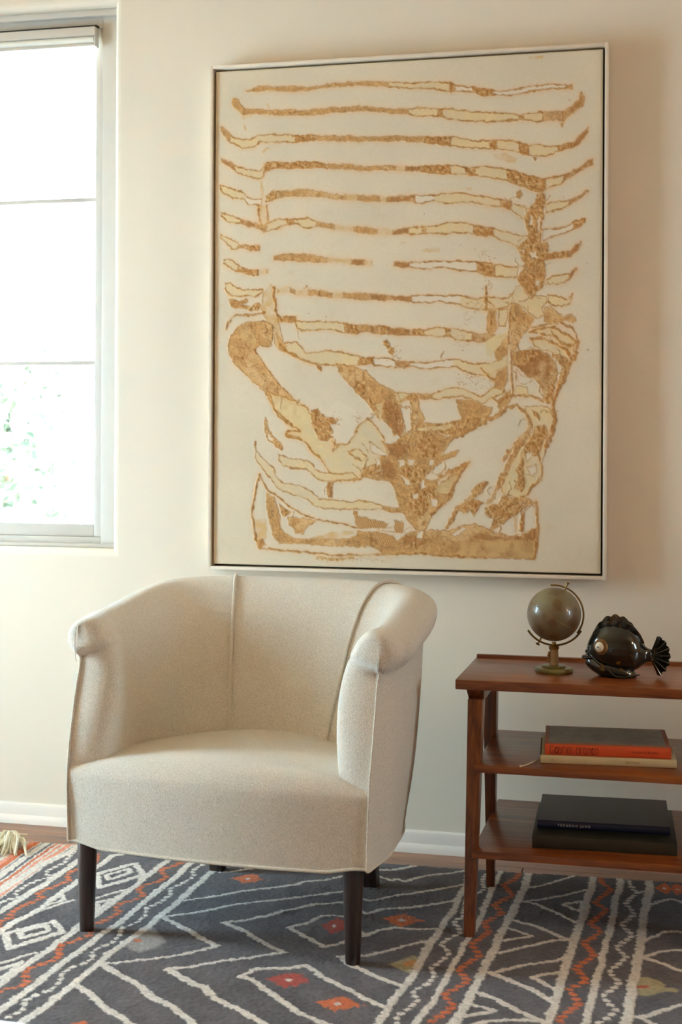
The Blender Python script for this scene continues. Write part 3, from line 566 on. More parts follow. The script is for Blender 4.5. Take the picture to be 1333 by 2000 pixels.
('c',[(872.3,1260),(894.3,1269.9),(923.4,1262.2),(952.5,1273.4),(938.1,1291.1),(901.8,1313.6),(872.7,1336),(843.5,1354.1),(828.8,1358.8),(847.7,1329.1),(821.2,1319.3),(818.2,1300.3),(835.8,1285.4),(857.8,1285),(865,1263)],1.5),
('c',[(778.1,1249.5),(791.3,1227.3),(813.4,1216.7),(828.1,1219.5),(806.1,1249.1),(784.1,1271.5)],1),
('c',[(739.8,1297.2),(754.5,1282.2),(784.1,1271.5),(813.7,1281.3),(799,1296.2),(785.8,1319.9),(773.9,1302.5),(756.2,1314.6)],1),
('y',[(626.9,555.8),(649.4,544.5),(683.9,545.5),(682.5,558.7)],0),
('y',[(564.9,525.8),(584.5,527.9),(583.1,532.3),(567.9,531.9)],0),
('y',[(832.3,281.2),(874.8,283.1),(904.1,297.5),(898.3,310.4),(867.6,306.2),(838.2,294.7)],0),
('t',[(901.6,389.3),(916.2,386.9),(922.1,401.8),(913.4,418.9),(904.6,407)],0),
('y',[(757.5,375.2),(775.2,372.9),(772.4,386.1),(760.5,384.2)],0),
('c',[(947.7,294.9),(960.8,295.5),(956.5,312.8),(949.2,309.5)],0),
('c',[(1025.2,199.6),(1035.3,200.1),(1032.5,214.5),(1026.7,212.7)],0),
('y',[(931.8,8.6),(981,8.6),(975.3,16.9),(937.6,17.7)],0),
('c',[(514.6,812.6),(528.3,812.7),(537.5,832.2),(551.3,839.8),(545.3,859.1),(534.6,850.1),(517.7,829)],0),
('c',[(46,681.3),(57.2,678.5),(74.9,692.6),(97.3,683.8),(102.1,693.1),(84.6,701.9),(113.4,708.5),(126.1,696.6),(142,699.9),(145.2,712.2),(129.4,721),(110.2,720.7),(81.4,711.1),(65.4,713.8),(52.5,704.4)],1),
('y',[(160.9,663.7),(173.4,641.1),(183,656.5),(189.5,694.7),(192.9,740.3),(205.7,770.9),(212.2,809),(201.3,837.7),(190.2,819.4),(185.2,770.6),(154.9,739.7),(145.3,718.2),(151.4,671.1)],1),
('t',[(193.1,785.9),(212.2,813.5),(228.1,825.8),(218.7,844),(201.3,834.7)],1),
('y',[(132.5,406.9),(162.7,407.9),(164.6,462.8),(155.2,485.3),(142.4,468.2),(131.1,434.3)],0),
('y',[(140.1,332.4),(148.1,340.4),(151.5,380.1),(143.6,385.9),(137.1,361.3)],0),
('y',[(84.9,139.1),(92.9,145.7),(88.2,151.5),(81.7,145.1)],0),
('y',[(88.2,162.2),(97.9,173.4),(93.1,185.4),(88.3,176)],0),
('y',[(156.4,106.1),(164.3,100.4),(170.7,115.9),(164.4,118.7)],0),
('y',[(142.8,245.6),(161.8,231.2),(171.3,234.7),(149.2,252)],0),
]
P_STROKE=[
([(34.4,773.1),(44.8,756.4),(55.9,738.2),(67.1,729.9),(105.5,733.9),(153.2,727.5)],6.12,'o'),
([(202.8,822.5),(228.1,841),(273.8,864.2),(313,881.1),(330.2,894.8)],7.65,'o'),
([(135.7,407),(132.7,434.3),(144,465.2)],6.12,'o'),
([(161.1,407.9),(163,459.7)],6.12,'o'),
([(183,652),(187.9,694.6),(189.7,725.1),(200.8,743.5),(218.2,749.8)],6.12,'o'),
([(267,1079.1),(230.9,1074.7),(223.1,1083.8),(229.4,1092.9),(273.4,1104.8)],4.59,'o'),
([(141.4,1209.1),(127.4,1267.2),(120.8,1314.6),(128,1383.2),(142.5,1424),(223.3,1431.3),(312.6,1436.4),(365.5,1440.1),(444.3,1439.7),(523.8,1436.4),(626.8,1431),(718.1,1436.2),(820.3,1439.6)],5.202,'o'),
([(141.4,1209.1),(165.4,1253),(201.9,1272.3),(236.8,1302.1),(276.1,1324.2),(321.5,1338.5),(399.1,1350.6),(443.9,1360.3)],4.59,'o'),
([(964.1,1274.7),(965.7,1300.8),(971.7,1353.1),(964.6,1386.7),(957.6,1439.2)],6.12,'o'),
([(942.9,794.3),(974.7,781.7),(1013.7,783.7),(1049.7,803),(1072.7,824.9),(1062.7,835)],6.12,'o'),
([(948.8,814.8),(982.1,810.8),(1018.2,828.7),(1047,844.9),(1062.9,876.9)],7.65,'o'),
([(974.8,799.1),(1008,802.4),(1034,826),(1057,834.9)],6.12,'o'),
([(1076.9,822.1),(1070,871.2),(1053,897.1),(1040.3,933.2),(1027.4,952),(1014.6,982.4),(1007.5,1004.1),(1012,1027.4),(1015,1053.5),(1006.5,1086.9),(989.3,1116)],9.18,'o'),
([(746.2,1087.9),(805.2,1053.9),(855.1,1030.3),(878.4,1008.4),(907.6,1004),(930.9,1021.6),(944.1,1043.4),(937,1079.8),(911,1106.2),(889.2,1129.7),(871.8,1159)],10.71,'c'),
([(941.4,1091.5),(908.1,1120.8),(885,1170.6),(863.3,1213.3),(856.1,1236.8),(837.1,1266.3),(824,1284.1)],12.24,'c'),
([(966.3,1137.9),(976.6,1166.9),(978.2,1196),(969.6,1217.9),(945.1,1240),(937.9,1259),(916.1,1269.6)],4.59,'o'),
([(888.7,722),(883.3,809.6),(892.2,853.6),(892.6,926.6),(897.2,970.4)],4.59,'c'),
([(768.8,1165.7),(742.3,1205.8),(726.1,1232.5),(715.8,1265.1),(689.1,1292),(662.3,1319.1)],7.65,'d'),
([(768.8,1165.7),(725.9,1189.7),(693.1,1209.2),(669.3,1230.2)],10.71,'c'),
([(806.1,1249.1),(769.3,1271.7),(736.8,1298.7),(723.6,1331.3),(710.3,1352.2)],10.71,'c'),
([(1029.4,767.9),(1058.2,782.8),(1072.6,804.7),(1076.9,823.6)],4.59,'d'),
([(950.1,781.3),(993.4,770.3),(1022.2,773.6)],4.59,'c'),
([(818.2,698.8),(818.3,728.1)],6.12,'o'),
([(815.1,662),(821.1,698.8),(840.3,721.2)],4.59,'o'),
([(363.9,1107.4),(374.8,1116.4),(367.1,1134.5),(382.5,1122.3)],4.59,'c'),
([(289.2,1116.8),(304.9,1140.9),(323.7,1152.9),(336.2,1172.4)],4.59,'o'),
([(565.7,993.3),(595.9,978.5),(619.9,966.7)],4.59,'c'),
([(516.8,954.4),(512.4,976.8),(523.1,991.7)],6.12,'c'),
([(916.1,1269.6),(938,1283.8),(964.1,1274.7)],4.59,'c'),
([(322.1,1448.7),(368.7,1453.6),(430.5,1449.1)],7.65,'y'),
([(837.2,982),(851.9,992.3),(870.9,982.1),(897.2,973.4),(951,977.9),(980.1,992.5)],7.65,'c'),
([(826,794.2),(836,735.8)],6.12,'c'),
([(804.4,896.7),(826.6,918.9),(842.8,929.3)],4.59,'o'),
]
P_SPK=[(762.3,741.9,27.54,42.84),(757.3,928.8,24.48,24.48),(817.6,574.1,21.42,21.42),(820.9,662.2,15.3,30.6),(752.3,822.7,24.48,30.6),(788.7,712.9,18.36,15.3),(549.8,850.2,21.42,27.54),(374.4,1047.1,24.48,15.3),(443.8,1036.5,18.36,15.3),(789.8,933.4,18.36,24.48),(286.8,651.1,9.18,9.18),(834,933.6,12.24,21.42),(476.6,1453.9,61.2,7.65),(353.2,1454,36.72,7.65)]
P_DOTS=[(901.3,12.6),(22,699.3),(17.7,809.7),(638.4,446.4),(740.5,542.6),(288.8,729.7),(344.9,739.7),(1101.5,600.2),(1034.9,411.6),(1130.2,635.4),(1050.7,140.1),(1105.6,845.5)]
RUG_O=(-1,-0.178); RUG_A=0.0410152
R_LINES=[
('s','w',30,[(-708,72),(-709,114),(-745,250),(-747,358),(-752,457)]),
('z','w',15,[(-695,85),(-683,184),(-698,240),(-702,270),(-674,311),(-692,342),(-707,399),(-708,460),(-682,497),(-706,515),(-709,548)]),
('s','w',26,[(-648,141),(-654,187),(-659,307),(-663,398),(-672,491),(-681,611)]),
('z','o',19,[(-620,95),(-598,161),(-609,202),(-632,250),(-633,292),(-607,337),(-627,391),(-643,416),(-643,463),(-621,480),(-637,529),(-648,560),(-649,620),(-632,639),(-650,677)]),
('s','w',24,[(-555,81),(-573,95),(-573,170),(-583,216),(-583,364),(-590,444),(-592,564),(-608,657),(-615,689),(-620,742)]),
('l','w',20,[(-558,267),(-485,151),(-429,249),(-503,378),(-558,267)]),
('l','w',17,[(-528,270),(-489,201),(-471,235),(-504,306),(-528,270)]),
('l','w',16,[(-589,535),(-584,442),(-557,491),(-589,535)]),
('l','w',13,[(-534,486),(-561,529),(-593,584)]),
('l','w',13,[(-491,469),(-441,391),(-422,369)]),
('l','w',15,[(-443,552),(-471,494),(-441,459),(-443,552)]),
('l','w',20,[(-601,752),(-553,837),(-471,717),(-521,646),(-601,752)]),
('l','w',18,[(-571,738),(-527,681),(-509,718),(-549,773),(-571,738)]),
('l','w',14,[(-533,931),(-480,852)]),
('l','w',16,[(-518,963),(-491,913),(-486,1012),(-498,1006)]),
('s','w',24,[(-405,109),(-412,213),(-419,275),(-415,328),(-430,464),(-439,602),(-447,698),(-456,795),(-466,895),(-476,976),(-481,1044)]),
('z','o',19,[(-357,109),(-373,157),(-391,184),(-388,212),(-362,249),(-370,296),(-380,307),(-400,342),(-394,380),(-370,405),(-383,446),(-408,480),(-410,517),(-386,548),(-397,593),(-407,630),(-424,641),(-412,679),(-396,719),(-414,745),(-426,772),(-443,793),(-437,829),(-417,862),(-424,899),(-442,928),(-455,950),(-452,977),(-427,1021),(-431,1048),(-463,1082)]),
('s','w',23,[(-336,104),(-338,243),(-345,379),(-351,472),(-360,627),(-376,729),(-384,818),(-395,931),(-402,1022),(-410,1102),(-419,1178)]),
('z','w',15,[(-295,106),(-303,142),(-308,195),(-289,228),(-304,309),(-319,343),(-304,396),(-309,455),(-330,504),(-312,564),(-324,627),(-341,657),(-324,711),(-332,759),(-345,779),(-353,818),(-339,861),(-346,899),(-360,914),(-370,954),(-357,1006),(-359,1060),(-375,1080),(-388,1123),(-376,1164),(-387,1215)]),
('s','w',23,[(-251,140),(-259,268),(-267,446),(-278,599),(-283,667),(-298,745),(-310,826),(-313,876),(-319,956),(-323,1011),(-335,1136),(-350,1217)]),
('l','w',13,[(-258,436),(-192,385),(-118,317),(-1,240),(13,210),(65,185),(113,133),(170,98),(246,151),(254,136),(281,153),(312,105),(339,81),(388,56),(438,17)]),
('l','w',13,[(-231,179),(-200,167),(-138,116),(-8,74),(230,66),(289,10)]),
('l','w',13,[(-266,562),(-212,523),(-141,456),(-66,395),(23,343),(67,313),(139,271),(182,314),(211,328),(261,288),(316,251),(380,194),(437,146)]),
('l','w',18,[(-266,562),(-199,623),(-141,676),(-77,729)]),
('l','w',14,[(-77,729),(-130,784),(-175,817),(-201,836),(-276,881),(-308,884)]),
('l','w',14,[(-109,570),(-59,537),(-15,497),(23,453),(46,425),(82,384),(155,353),(196,393),(225,430),(262,383),(304,366),(371,323),(432,285)]),
('l','w',18,[(-109,570),(-36,622),(23,684),(83,736)]),
('l','w',15,[(83,736),(7,785),(-40,812),(-72,838),(-105,867),(-147,888)]),
('l','w',20,[(-147,888),(-103,932),(-67,960),(-36,971),(1,1027),(58,1068),(121,1119),(154,1143)]),
('l','w',21,[(-310,885),(-266,923),(-220,962),(-170,1003),(-124,1053),(-76,1082),(-37,1123),(-3,1163),(16,1184)]),
('l','w',20,[(-319,1016),(-258,1070),(-196,1132),(-132,1185),(-107,1205)]),
('l','w',15,[(23,899),(45,845),(87,830),(112,828),(151,800)]),
('l','w',18,[(151,800),(196,853),(243,892),(291,941),(337,982),(370,1003)]),
('l','w',19,[(23,899),(48,906),(88,951),(136,999),(187,1057),(207,1072),(263,1110),(289,1127)]),
('l','w',14,[(55,566),(86,533),(117,480),(144,463),(179,464),(222,534),(248,587),(274,542),(313,515),(355,517),(414,505)]),
('l','w',17,[(55,566),(105,617),(165,675)]),
('l','w',14,[(165,675),(196,654),(211,627),(234,597),(248,587)]),
('l','w',15,[(215,735),(271,713),(318,673),(358,631),(399,594)]),
('l','w',18,[(215,735),(242,775),(277,796),(324,836),(382,881)]),
('s','w',21,[(445,118),(434,374),(419,507),(405,675),(394,821),(379,936),(363,1081)]),
('z','w',15,[(490,44),(486,105),(499,173),(479,221),(458,288),(462,408),(450,452),(471,518),(445,570),(435,604),(459,657),(448,709),(428,758),(443,802),(434,852),(420,876),(408,904),(427,952),(415,999),(395,1038),(403,1078)]),
('s','w',18,[(528,17),(516,187),(507,440),(494,560),(479,722),(468,851),(459,956),(441,1065)]),
('z','o',20,[(580,15),(574,67),(544,124),(573,209),(533,289),(560,356),(520,437),(539,504),(507,596),(533,661),(506,716),(495,753),(521,813),(499,868),(478,904),(508,960),(483,1022),(471,1051)]),
('s','w',24,[(605,-9),(602,120),(589,277),(570,483),(557,650),(547,777),(536,904),(526,997),(515,1060)]),
('l','w',13,[(606,137),(643,112),(684,62),(725,8)]),
('l','w',13,[(602,258),(654,230),(690,197),(765,117)]),
('l','w',15,[(602,258),(637,267),(695,323),(747,389)]),
('l','w',13,[(709,255),(756,217),(752,303),(709,255)]),
('l','w',16,[(590,396),(646,433),(702,484),(734,509)]),
('l','w',14,[(734,509),(703,519),(632,583),(574,633)]),
('l','w',14,[(583,461),(643,507),(578,556)]),
('l','w',15,[(569,757),(639,694),(709,654),(734,626)]),
('l','w',19,[(569,757),(626,806),(670,841),(712,898)]),
('l','w',15,[(720,725),(657,763),(688,799),(714,832)]),
('l','w',18,[(549,878),(592,906),(637,955),(688,1000)]),
('l','w',15,[(688,1000),(640,1005),(582,1022),(546,1053)]),
('l','w',15,[(540,945),(595,969),(533,1011)]),
('s','w',23,[(778,15),(774,123),(761,313),(749,459),(736,619),(725,739),(715,892),(703,1010)]),
('z','o',20,[(801,10),(804,59),(826,103),(790,226),(816,273),(790,353),(779,382),(806,440),(766,524),(793,600),(777,640),(751,693),(780,764),(740,817),(770,891),(738,950),(726,987),(735,1008)]),
('s','w',20,[(854,8),(840,207),(827,421),(810,626),(797,805),(787,923),(781,1004)]),
('z','w',16,[(876,3),(877,62),(897,115),(864,218),(887,294),(851,375),(881,446),(843,539),(868,604),(828,690),(834,719),(851,762),(816,839),(825,874),(843,906),(833,941),(806,988)]),
('s','w',26,[(931,1),(924,126),(907,355),(896,555),(881,737),(868,876),(863,987)]),
('l','w',13,[(897,115),(927,82)]),
('l','w',14,[(929,205),(977,153),(1028,104)]),
('l','w',14,[(910,472),(956,408),(1014,385)]),
('l','w',15,[(903,597),(941,548),(1008,517)]),
('l','w',17,[(903,597),(939,618),(1000,675)]),
('l','w',16,[(876,940),(901,934),(931,898),(992,844)]),
('l','w',17,[(892,942),(920,970),(940,986)]),
]
R_FLW=[
(-140,220,44,39,'o'),
(134,894,47,43,'r'),
(265,1000,47,37,'o'),
(164,531,35,50.5,'r'),
(318,457,45,44.5,'o'),
(-227,1220,30,28.5,'o'),
(968,64,25,35.5,'o'),
]
R_PATCH=[
('h',[(-292,768),(-299,688),(-265,644),(-209,726),(-222,770),(-248,803)]),
('o',[(-284,731),(-278,719),(-262,723),(-261,737),(-278,740)]),
('k',[(333,752),(355,722),(377,691),(399,699),(395,752),(388,804),(369,783)]),
('t',[(362,746),(381,716),(396,726),(388,754),(370,758)]),
('k',[(893,716),(921,717),(946,742),(947,762),(974,771),(970,789),(944,789),(913,822),(887,824)]),
('r',[(888,766),(915,757),(914,772),(888,778)]),
('n',[(-9,484),(40,442),(67,412),(49,479)]),
]
R_ENDS=[(-978,-961,'w'),(-961,-944,'n'),(-944,-921,'w'),(-921,-901,'o'),(-901,-864,'w'),(-864,-848,'p'),(-848,-831,'o'),(-831,-825,'w'),(-825,-821,'g'),(-821,-798,'w'),(-798,-788,'g'),(-788,-781,'w'),(-781,-771,'o'),(-771,-763,'w'),(-763,-754,'p'),(-754,-745,'w'),(-745,-730,'p'),(-730,-724,'w')]
# ------------------------------------------------------------------ the room
XL, XR, YF, YB, ZC = -3.90, 4.60, -7.60, 0.0, 2.95
WT = 0.16


def wall_with_hole(name, u0, u1, z0, z1, hole, to3, outward, fillet=0.022, mat='plaster'):
    """a wall in the (u,z) plane with a plastered opening; to3(u,d,z) maps depth d into the wall"""
    b = MB()
    a0, a1, c0, c1 = hole
    r = fillet
    A0, A1, C0, C1 = a0 - r, a1 + r, c0 - r, c1 + r
    def quad(p, q, s, t):
        f = [to3(p, 0, s), to3(q, 0, s), to3(q, 0, t), to3(p, 0, t)]
        b.add(f, [(0, 1, 2, 3)])
    quad(u0, A0, z0, z1); quad(A1, u1, z0, z1); quad(A0, A1, z0, C0); quad(A0, A1, C1, z1)
    rows = []
    ks = [(r * (1 - math.sin(t * PI / 2 / 5)), r * (1 - math.cos(t * PI / 2 / 5))) for t in range(6)] + [(0, WT)]
    for off, d in ks:
        rows.append([to3(a0 - off, d, c0 - off), to3(a1 + off, d, c0 - off), to3(a1 + off, d, c1 + off), to3(a0 - off, d, c1 + off)])
    b.grid(rows, closed=True)
    # outside skin
    f = lambda p, q, s, t: b.add([to3(p, WT, s), to3(q, WT, s), to3(q, WT, t), to3(p, WT, t)], [(3, 2, 1, 0)])
    f(u0, a0, z0, z1); f(a1, u1, z0, z1); f(a0, a1, z0, c0); f(a0, a1, c1, z1)
    # close the rim
    for (p, s, q, t) in ((u0, z0, u1, z0), (u1, z0, u1, z1), (u1, z1, u0, z1), (u0, z1, u0, z0)):
        b.add([to3(p, 0, s), to3(q, 0, t), to3(q, WT, t), to3(p, WT, s)], [(0, 1, 2, 3)])
    o = b.build(name, M[mat], None, 35)
    return tag(o, kind='structure')


wall_back = wall_with_hole('wall_back', XL - WT, XR + WT, -0.02, ZC, WIN1, lambda u, d, z: (u, d, z), 1)
wall_left = wall_with_hole('wall_left', YF, YB, -0.02, ZC, WIN2, lambda u, d, z: (XL - d, u, z), 1)
wall_right = wall_with_hole('wall_right', YF, YB, -0.02, ZC, WIN3, lambda u, d, z: (XR + d, u, z), 1, mat='taupe_wall')
tag(MB().box(XL - WT, XR + WT, YF - 0.1, YF, -0.02, ZC).build('wall_front', M['taupe_wall']), kind='structure')
tag(MB().box(XL - WT, XR + WT, YF - 0.1, YB + WT, ZC, ZC + 0.12).build('ceiling', M['ceiling']), kind='structure')

# floor of oak boards running along the back wall
floor = tag(MB().box(XL, XR, YF, YB, -0.06, -0.010).build('floor', M['floor_base']), kind='structure')
rng = random.Random(4)
BW = 0.082
plank_cache = {}
y = YB - 0.004
row_i = 0
while y - BW > YF:
    nb = [XL]
    x = XL + rng.uniform(0.9, 2.4)
    while x < XR - 0.5:
        nb.append(x); x += rng.uniform(2.0, 3.2)
    nb.append(XR)
    if y < -2.2:                       # far behind the rug nothing of the joints shows: longer boards
        nb = [XL, nb[len(nb) // 2], XR]
    for a, c in zip(nb[:-1], nb[1:]):
        L = round(c - a, 2)
        key = L
        if key not in plank_cache:
            q = MB().box(0.0003, L - 0.0003, -BW + 0.0008, -0.0008, -0.0098, 0.0, 0.0012, 1)
            plank_cache[key] = mesh_from('plank', q.v, q.f, 30)
        p = place('plank', plank_cache[key], M['oak'], floor)
        p.location = (a, y, 0)
    y -= BW
    row_i += 1

# baseboards
def baseboard(name, pts):
    prof = [(0, 0), (0.022, 0), (0.022, 0.010), (0.017, 0.022), (0.012, 0.026), (0.012, 0.050), (0.009, 0.058), (0.004, 0.062), (0, 0.062)]
    (xa, ya), (xb, yb), (nx, ny) = pts
    rows = [[(xa + nx * d, ya + ny * d, z) for d, z in prof], [(xb + nx * d, yb + ny * d, z) for d, z in prof]]
    return tag(MB().grid(rows, closed=True, capa=True, capb=True).build(name, M['trim'], None, 30), kind='structure')


baseboard('baseboard_back', ((XL, 0), (XR, 0), (0, -1)))
baseboard('baseboard_left', ((XL, YF), (XL, -0.022), (1, 0)))
baseboard('baseboard_right', ((XR, YF), (XR, -0.022), (-1, 0)))


# windows: frame, sash bars and single panes
def window(name, hole, to3, zbars, ubars, y0=0.055):
    a0, a1, c0, c1 = hole
    root = empty(name, to3((a0 + a1) / 2, y0, c0))
    tag(root, kind='structure')
    L = root.location
    def bar(nm, p, q, d0, d1, s, t, bev=0.003):
        A, B = to3(p, d0, s), to3(q, d1, t)
        lo = [min(A[i], B[i]) for i in range(3)]; hi = [max(A[i], B[i]) for i in range(3)]
        return MB().box(lo[0], hi[0], lo[1], hi[1], lo[2], hi[2], bev, 2).shift(L).build(nm, M['sash'], root)
    fw = 0.062
    bar('window_frame', a0, a0 + fw, y0, y0 + 0.05, c0, c1)
    bar('window_frame', a1 - fw, a1, y0, y0 + 0.05, c0, c1)
    bar('window_frame', a0 + fw, a1 - fw, y0, y0 + 0.05, c1 - 0.05, c1)
    bar('window_frame', a0 + fw, a1 - fw, y0, y0 + 0.05, c0, c0 + 0.032)
    # stepped head moulding
    bar('head_moulding', a0, a1, y0 - 0.022, y0, c1 - 0.022, c1, 0.005)
    bar('window_sill', a0, a1, y0 - 0.02, y0, c0, c0 + 0.012, 0.004)
    i0, i1, k0, k1 = a0 + fw, a1 - fw, c0 + 0.032, c1 - 0.05
    st = 0.028
    d0, d1 = y0 + 0.012, y0 + 0.042
    bar('sash_stile', i0, i0 + st, d0, d1, k0, k1); bar('sash_stile', i1 - st, i1, d0, d1, k0, k1)
    bar('sash_rail', i0 + st, i1 - st, d0, d1, k0, k0 + 0.04); bar('sash_rail', i0 + st, i1 - st, d0, d1, k1 - 0.04, k1)
    zs = [k0 + 0.04] + zbars + [k1 - 0.04]
    us = [i0 + st] + ubars + [i1 - st]
    for z in zbars: bar('muntin', i0 + st, i1 - st, d0 + 0.006, d1 - 0.006, z - 0.0065, z + 0.0065, 0.002)
    for u in ubars:
        for s, t in zip(zs[:-1], zs[1:]): bar('muntin', u - 0.0045, u + 0.0045, d0 + 0.006, d1 - 0.006, s + 0.0045, t - 0.0045, 0.002)
    for s, t in zip(zs[:-1], zs[1:]):
        for p, q in zip(us[:-1], us[1:]):
            A, B = to3(p, y0 + 0.026, s), to3(q, y0 + 0.029, t)
            lo = [min(A[i], B[i]) for i in range(3)]; hi = [max(A[i], B[i]) for i in range(3)]
            MB().box(lo[0], hi[0], lo[1], hi[1], lo[2], hi[2]).shift(L).build('pane', M['glass'], root)
    return root


window('window_1', WIN1, lambda u, d, z: (u, d, z), [1.442, 1.957], [-2.50])
window('window_2', WIN2, lambda u, d, z: (XL - d, u, z), [0.80, 1.6], [])
window('window_3', WIN3, lambda u, d, z: (XR + d, u, z), [1.35, 1.80], [])

# rolled-up shade at the head of the window
rs = empty('roller_shade', (-2.24, 0.042, 2.44))
tag(rs, 'white roller shade fully rolled up at the head of the window', 'window shade')
L = rs.location
MB().box(-3.23, -1.776, 0.026, 0.052, 2.462, 2.490, 0.004).shift(L).build('cassette', M['sash'], rs)
MB().tube([(-3.23, 0.040, 2.451), (-1.782, 0.040, 2.451)], 0.0115, 14).shift(L).build('fabric_roll', M['shade'], rs)
MB().box(-3.23, -1.782, 0.031, 0.043, 2.430, 2.441, 0.003).shift(L).build('hem_bar', M['sash'], rs)
MB().box(-1.780, -1.775, 0.028, 0.054, 2.428, 2.462, 0.002).shift(L).build('end_bracket', M['sash'], rs)
MB().box(-3.23, -1.772, 0.030, 0.054, 2.4905, 2.4945).shift(L).build('shadow_strip', M['gap_shadow'], rs)  # dark strip standing in for the shadow in the gap above the cassette

# unseen opal pendant on the far right, added as warm fill light
pl = empty('fill_pendant', (3.1, -1.9, 2.0))
tag(pl, 'unseen opal glass globe pendant added as warm fill, far right of the side table', 'lamp')
MB().sphere((0, 0, 0), 0.17, 32, 18).build('glass_shade', M['fill_glass'], pl, 180)
MB().lathe([(.045, .155), (.05, .17), (.03, .21), (.008, .22)], n=24).build('cap', M['brass'], pl)
MB().tube([(0, 0, .21), (0, 0, ZC - 2.02)], .004, 8).build('cord', M['leg_dark'], pl)
MB().lathe([(.05, ZC - 2.03), (.05, ZC - 2.01), (.01, ZC - 2.0)], n=24).build('ceiling_rose', M['brass'], pl)

# garden outside the window, burnt out by the daylight
tag(MB().box(-14, 10, 0.3, 16, -0.45, -0.35).build('ground', M['paving']), kind='structure')


def garden_tree(loc, seed, n, spread, label, crown_z, leaf=0.075):
    t = empty('garden_shrub', loc)
    tag(t, label, 'shrub', 'shrubs beyond the window')
    r = random.Random(seed)
    b = MB()
    for k in range(5):
        a = r.uniform(0, 2 * PI); q = r.uniform(.2, .6)
        b.tube([(0.05 * math.cos(a), 0.05 * math.sin(a), 0), (q * .4 * math.cos(a), q * .4 * math.sin(a), crown_z * .6), (q * spread * math.cos(a), q * spread * math.sin(a), crown_z * 1.15)], [0.03, 0.02, 0.008], 6)
    b.build('stem', M['bark'], t)
    verts, faces = [], []
    for k in range(n):
        a = r.uniform(0, 2 * PI); q = spread * r.random() ** 0.5; h = crown_z * (0.45 + 0.75 * r.random() ** 0.8)
        q *= 1.0 - 0.55 * abs((h / crown_z) - 0.75)
        c = Vector((q * math.cos(a), q * math.sin(a), h))
        e1 = Vector((r.gauss(0, 1), r.gauss(0, 1), r.gauss(0, 1))).normalized()
        e2 = e1.orthogonal().normalized()
        l, w = leaf * r.uniform(.7, 1.3), leaf * 0.42
        i = len(verts)
        verts += [c - e1 * l, c + e2 * w, c + e1 * l, c - e2 * w]
        faces.append((i, i + 1, i + 2, i + 3))
    f = place('foliage', mesh_from('foliage', verts, faces, 0), M['leaf'], t)
    f['kind'] = 'stuff'
    return t


garden_tree((-4.15, 3.6, -0.35), 1, 2600, 0.75, 'leafy green shrub outside, seen through the lower window panes at far left', 1.75)
garden_tree((-3.55, 5.2, -0.35), 2, 1200, 0.55, 'lower green shrub outside, behind the taller one in the window', 1.25)
# ------------------------------------------------------------------ pattern helpers (numpy)
def vnoise(x, y, scale, seed):
    t = np.random.RandomState(seed).rand(257, 257).astype(np.float32)
    u, v = x / scale, y / scale
    i, j = np.floor(u).astype(int), np.floor(v).astype(int)
    fu, fv = (u - i), (v - j)
    fu = fu * fu * (3 - 2 * fu); fv = fv * fv * (3 - 2 * fv)
    i0, j0, i1, j1 = i % 256, j % 256, (i + 1) % 256, (j + 1) % 256
    return ((t[i0, j0] * (1 - fu) + t[i1, j0] * fu) * (1 - fv) + (t[i0, j1] * (1 - fu) + t[i1, j1] * fu) * fv) * 2 - 1


def seg_dist(X, Y, pts):
    d = np.full(X.shape, 1e9, np.float32)
    for (ax, ay), (bx, by) in zip(pts[:-1], pts[1:]):
        vx, vy = bx - ax, by - ay
        L = vx * vx + vy * vy + 1e-9
        t = np.clip(((X - ax) * vx + (Y - ay) * vy) / L, 0, 1)
        d = np.minimum(d, np.hypot(X - ax - t * vx, Y - ay - t * vy))
    return d


def inside(X, Y, pts):
    r = np.zeros(X.shape, bool)
    n = len(pts)
    for k in range(n):
        (x1, y1), (x2, y2) = pts[k], pts[(k + 1) % n]
        if y1 == y2: continue
        r ^= ((y1 > Y) != (y2 > Y)) & (X < (x2 - x1) * (Y - y1) / (y2 - y1) + x1)
    return r


class Raster:
    def __init__(s, us, vs, base):
        s.us, s.vs = us, vs
        s.U, s.V = np.meshgrid(us, vs, indexing='xy')
        s.X, s.Y = s.U.copy(), s.V.copy()         # looked-up (warped) coordinates
        s.c = np.empty(s.U.shape + (3,), np.float32); s.c[:] = base
        s.h = np.zeros(s.U.shape, np.float32)

    def win(s, pts, pad):
        p = np.array(pts)
        a, b = p[:, 0].min() - pad, p[:, 0].max() + pad
        c, d = p[:, 1].min() - pad, p[:, 1].max() + pad
        return a, b, c, d

    def sl(s, pts, pad):
        a, b, c, d = s.win(pts, pad)
        i0, i1 = np.searchsorted(s.us, [a, b]); j0, j1 = np.searchsorted(s.vs, [c, d])
        return (slice(max(j0 - 1, 0), j1 + 1), slice(max(i0 - 1, 0), i1 + 1))

    def mix(s, sl, a, col):
        s.c[sl] += (np.asarray(col, np.float32) - s.c[sl]) * a[..., None]


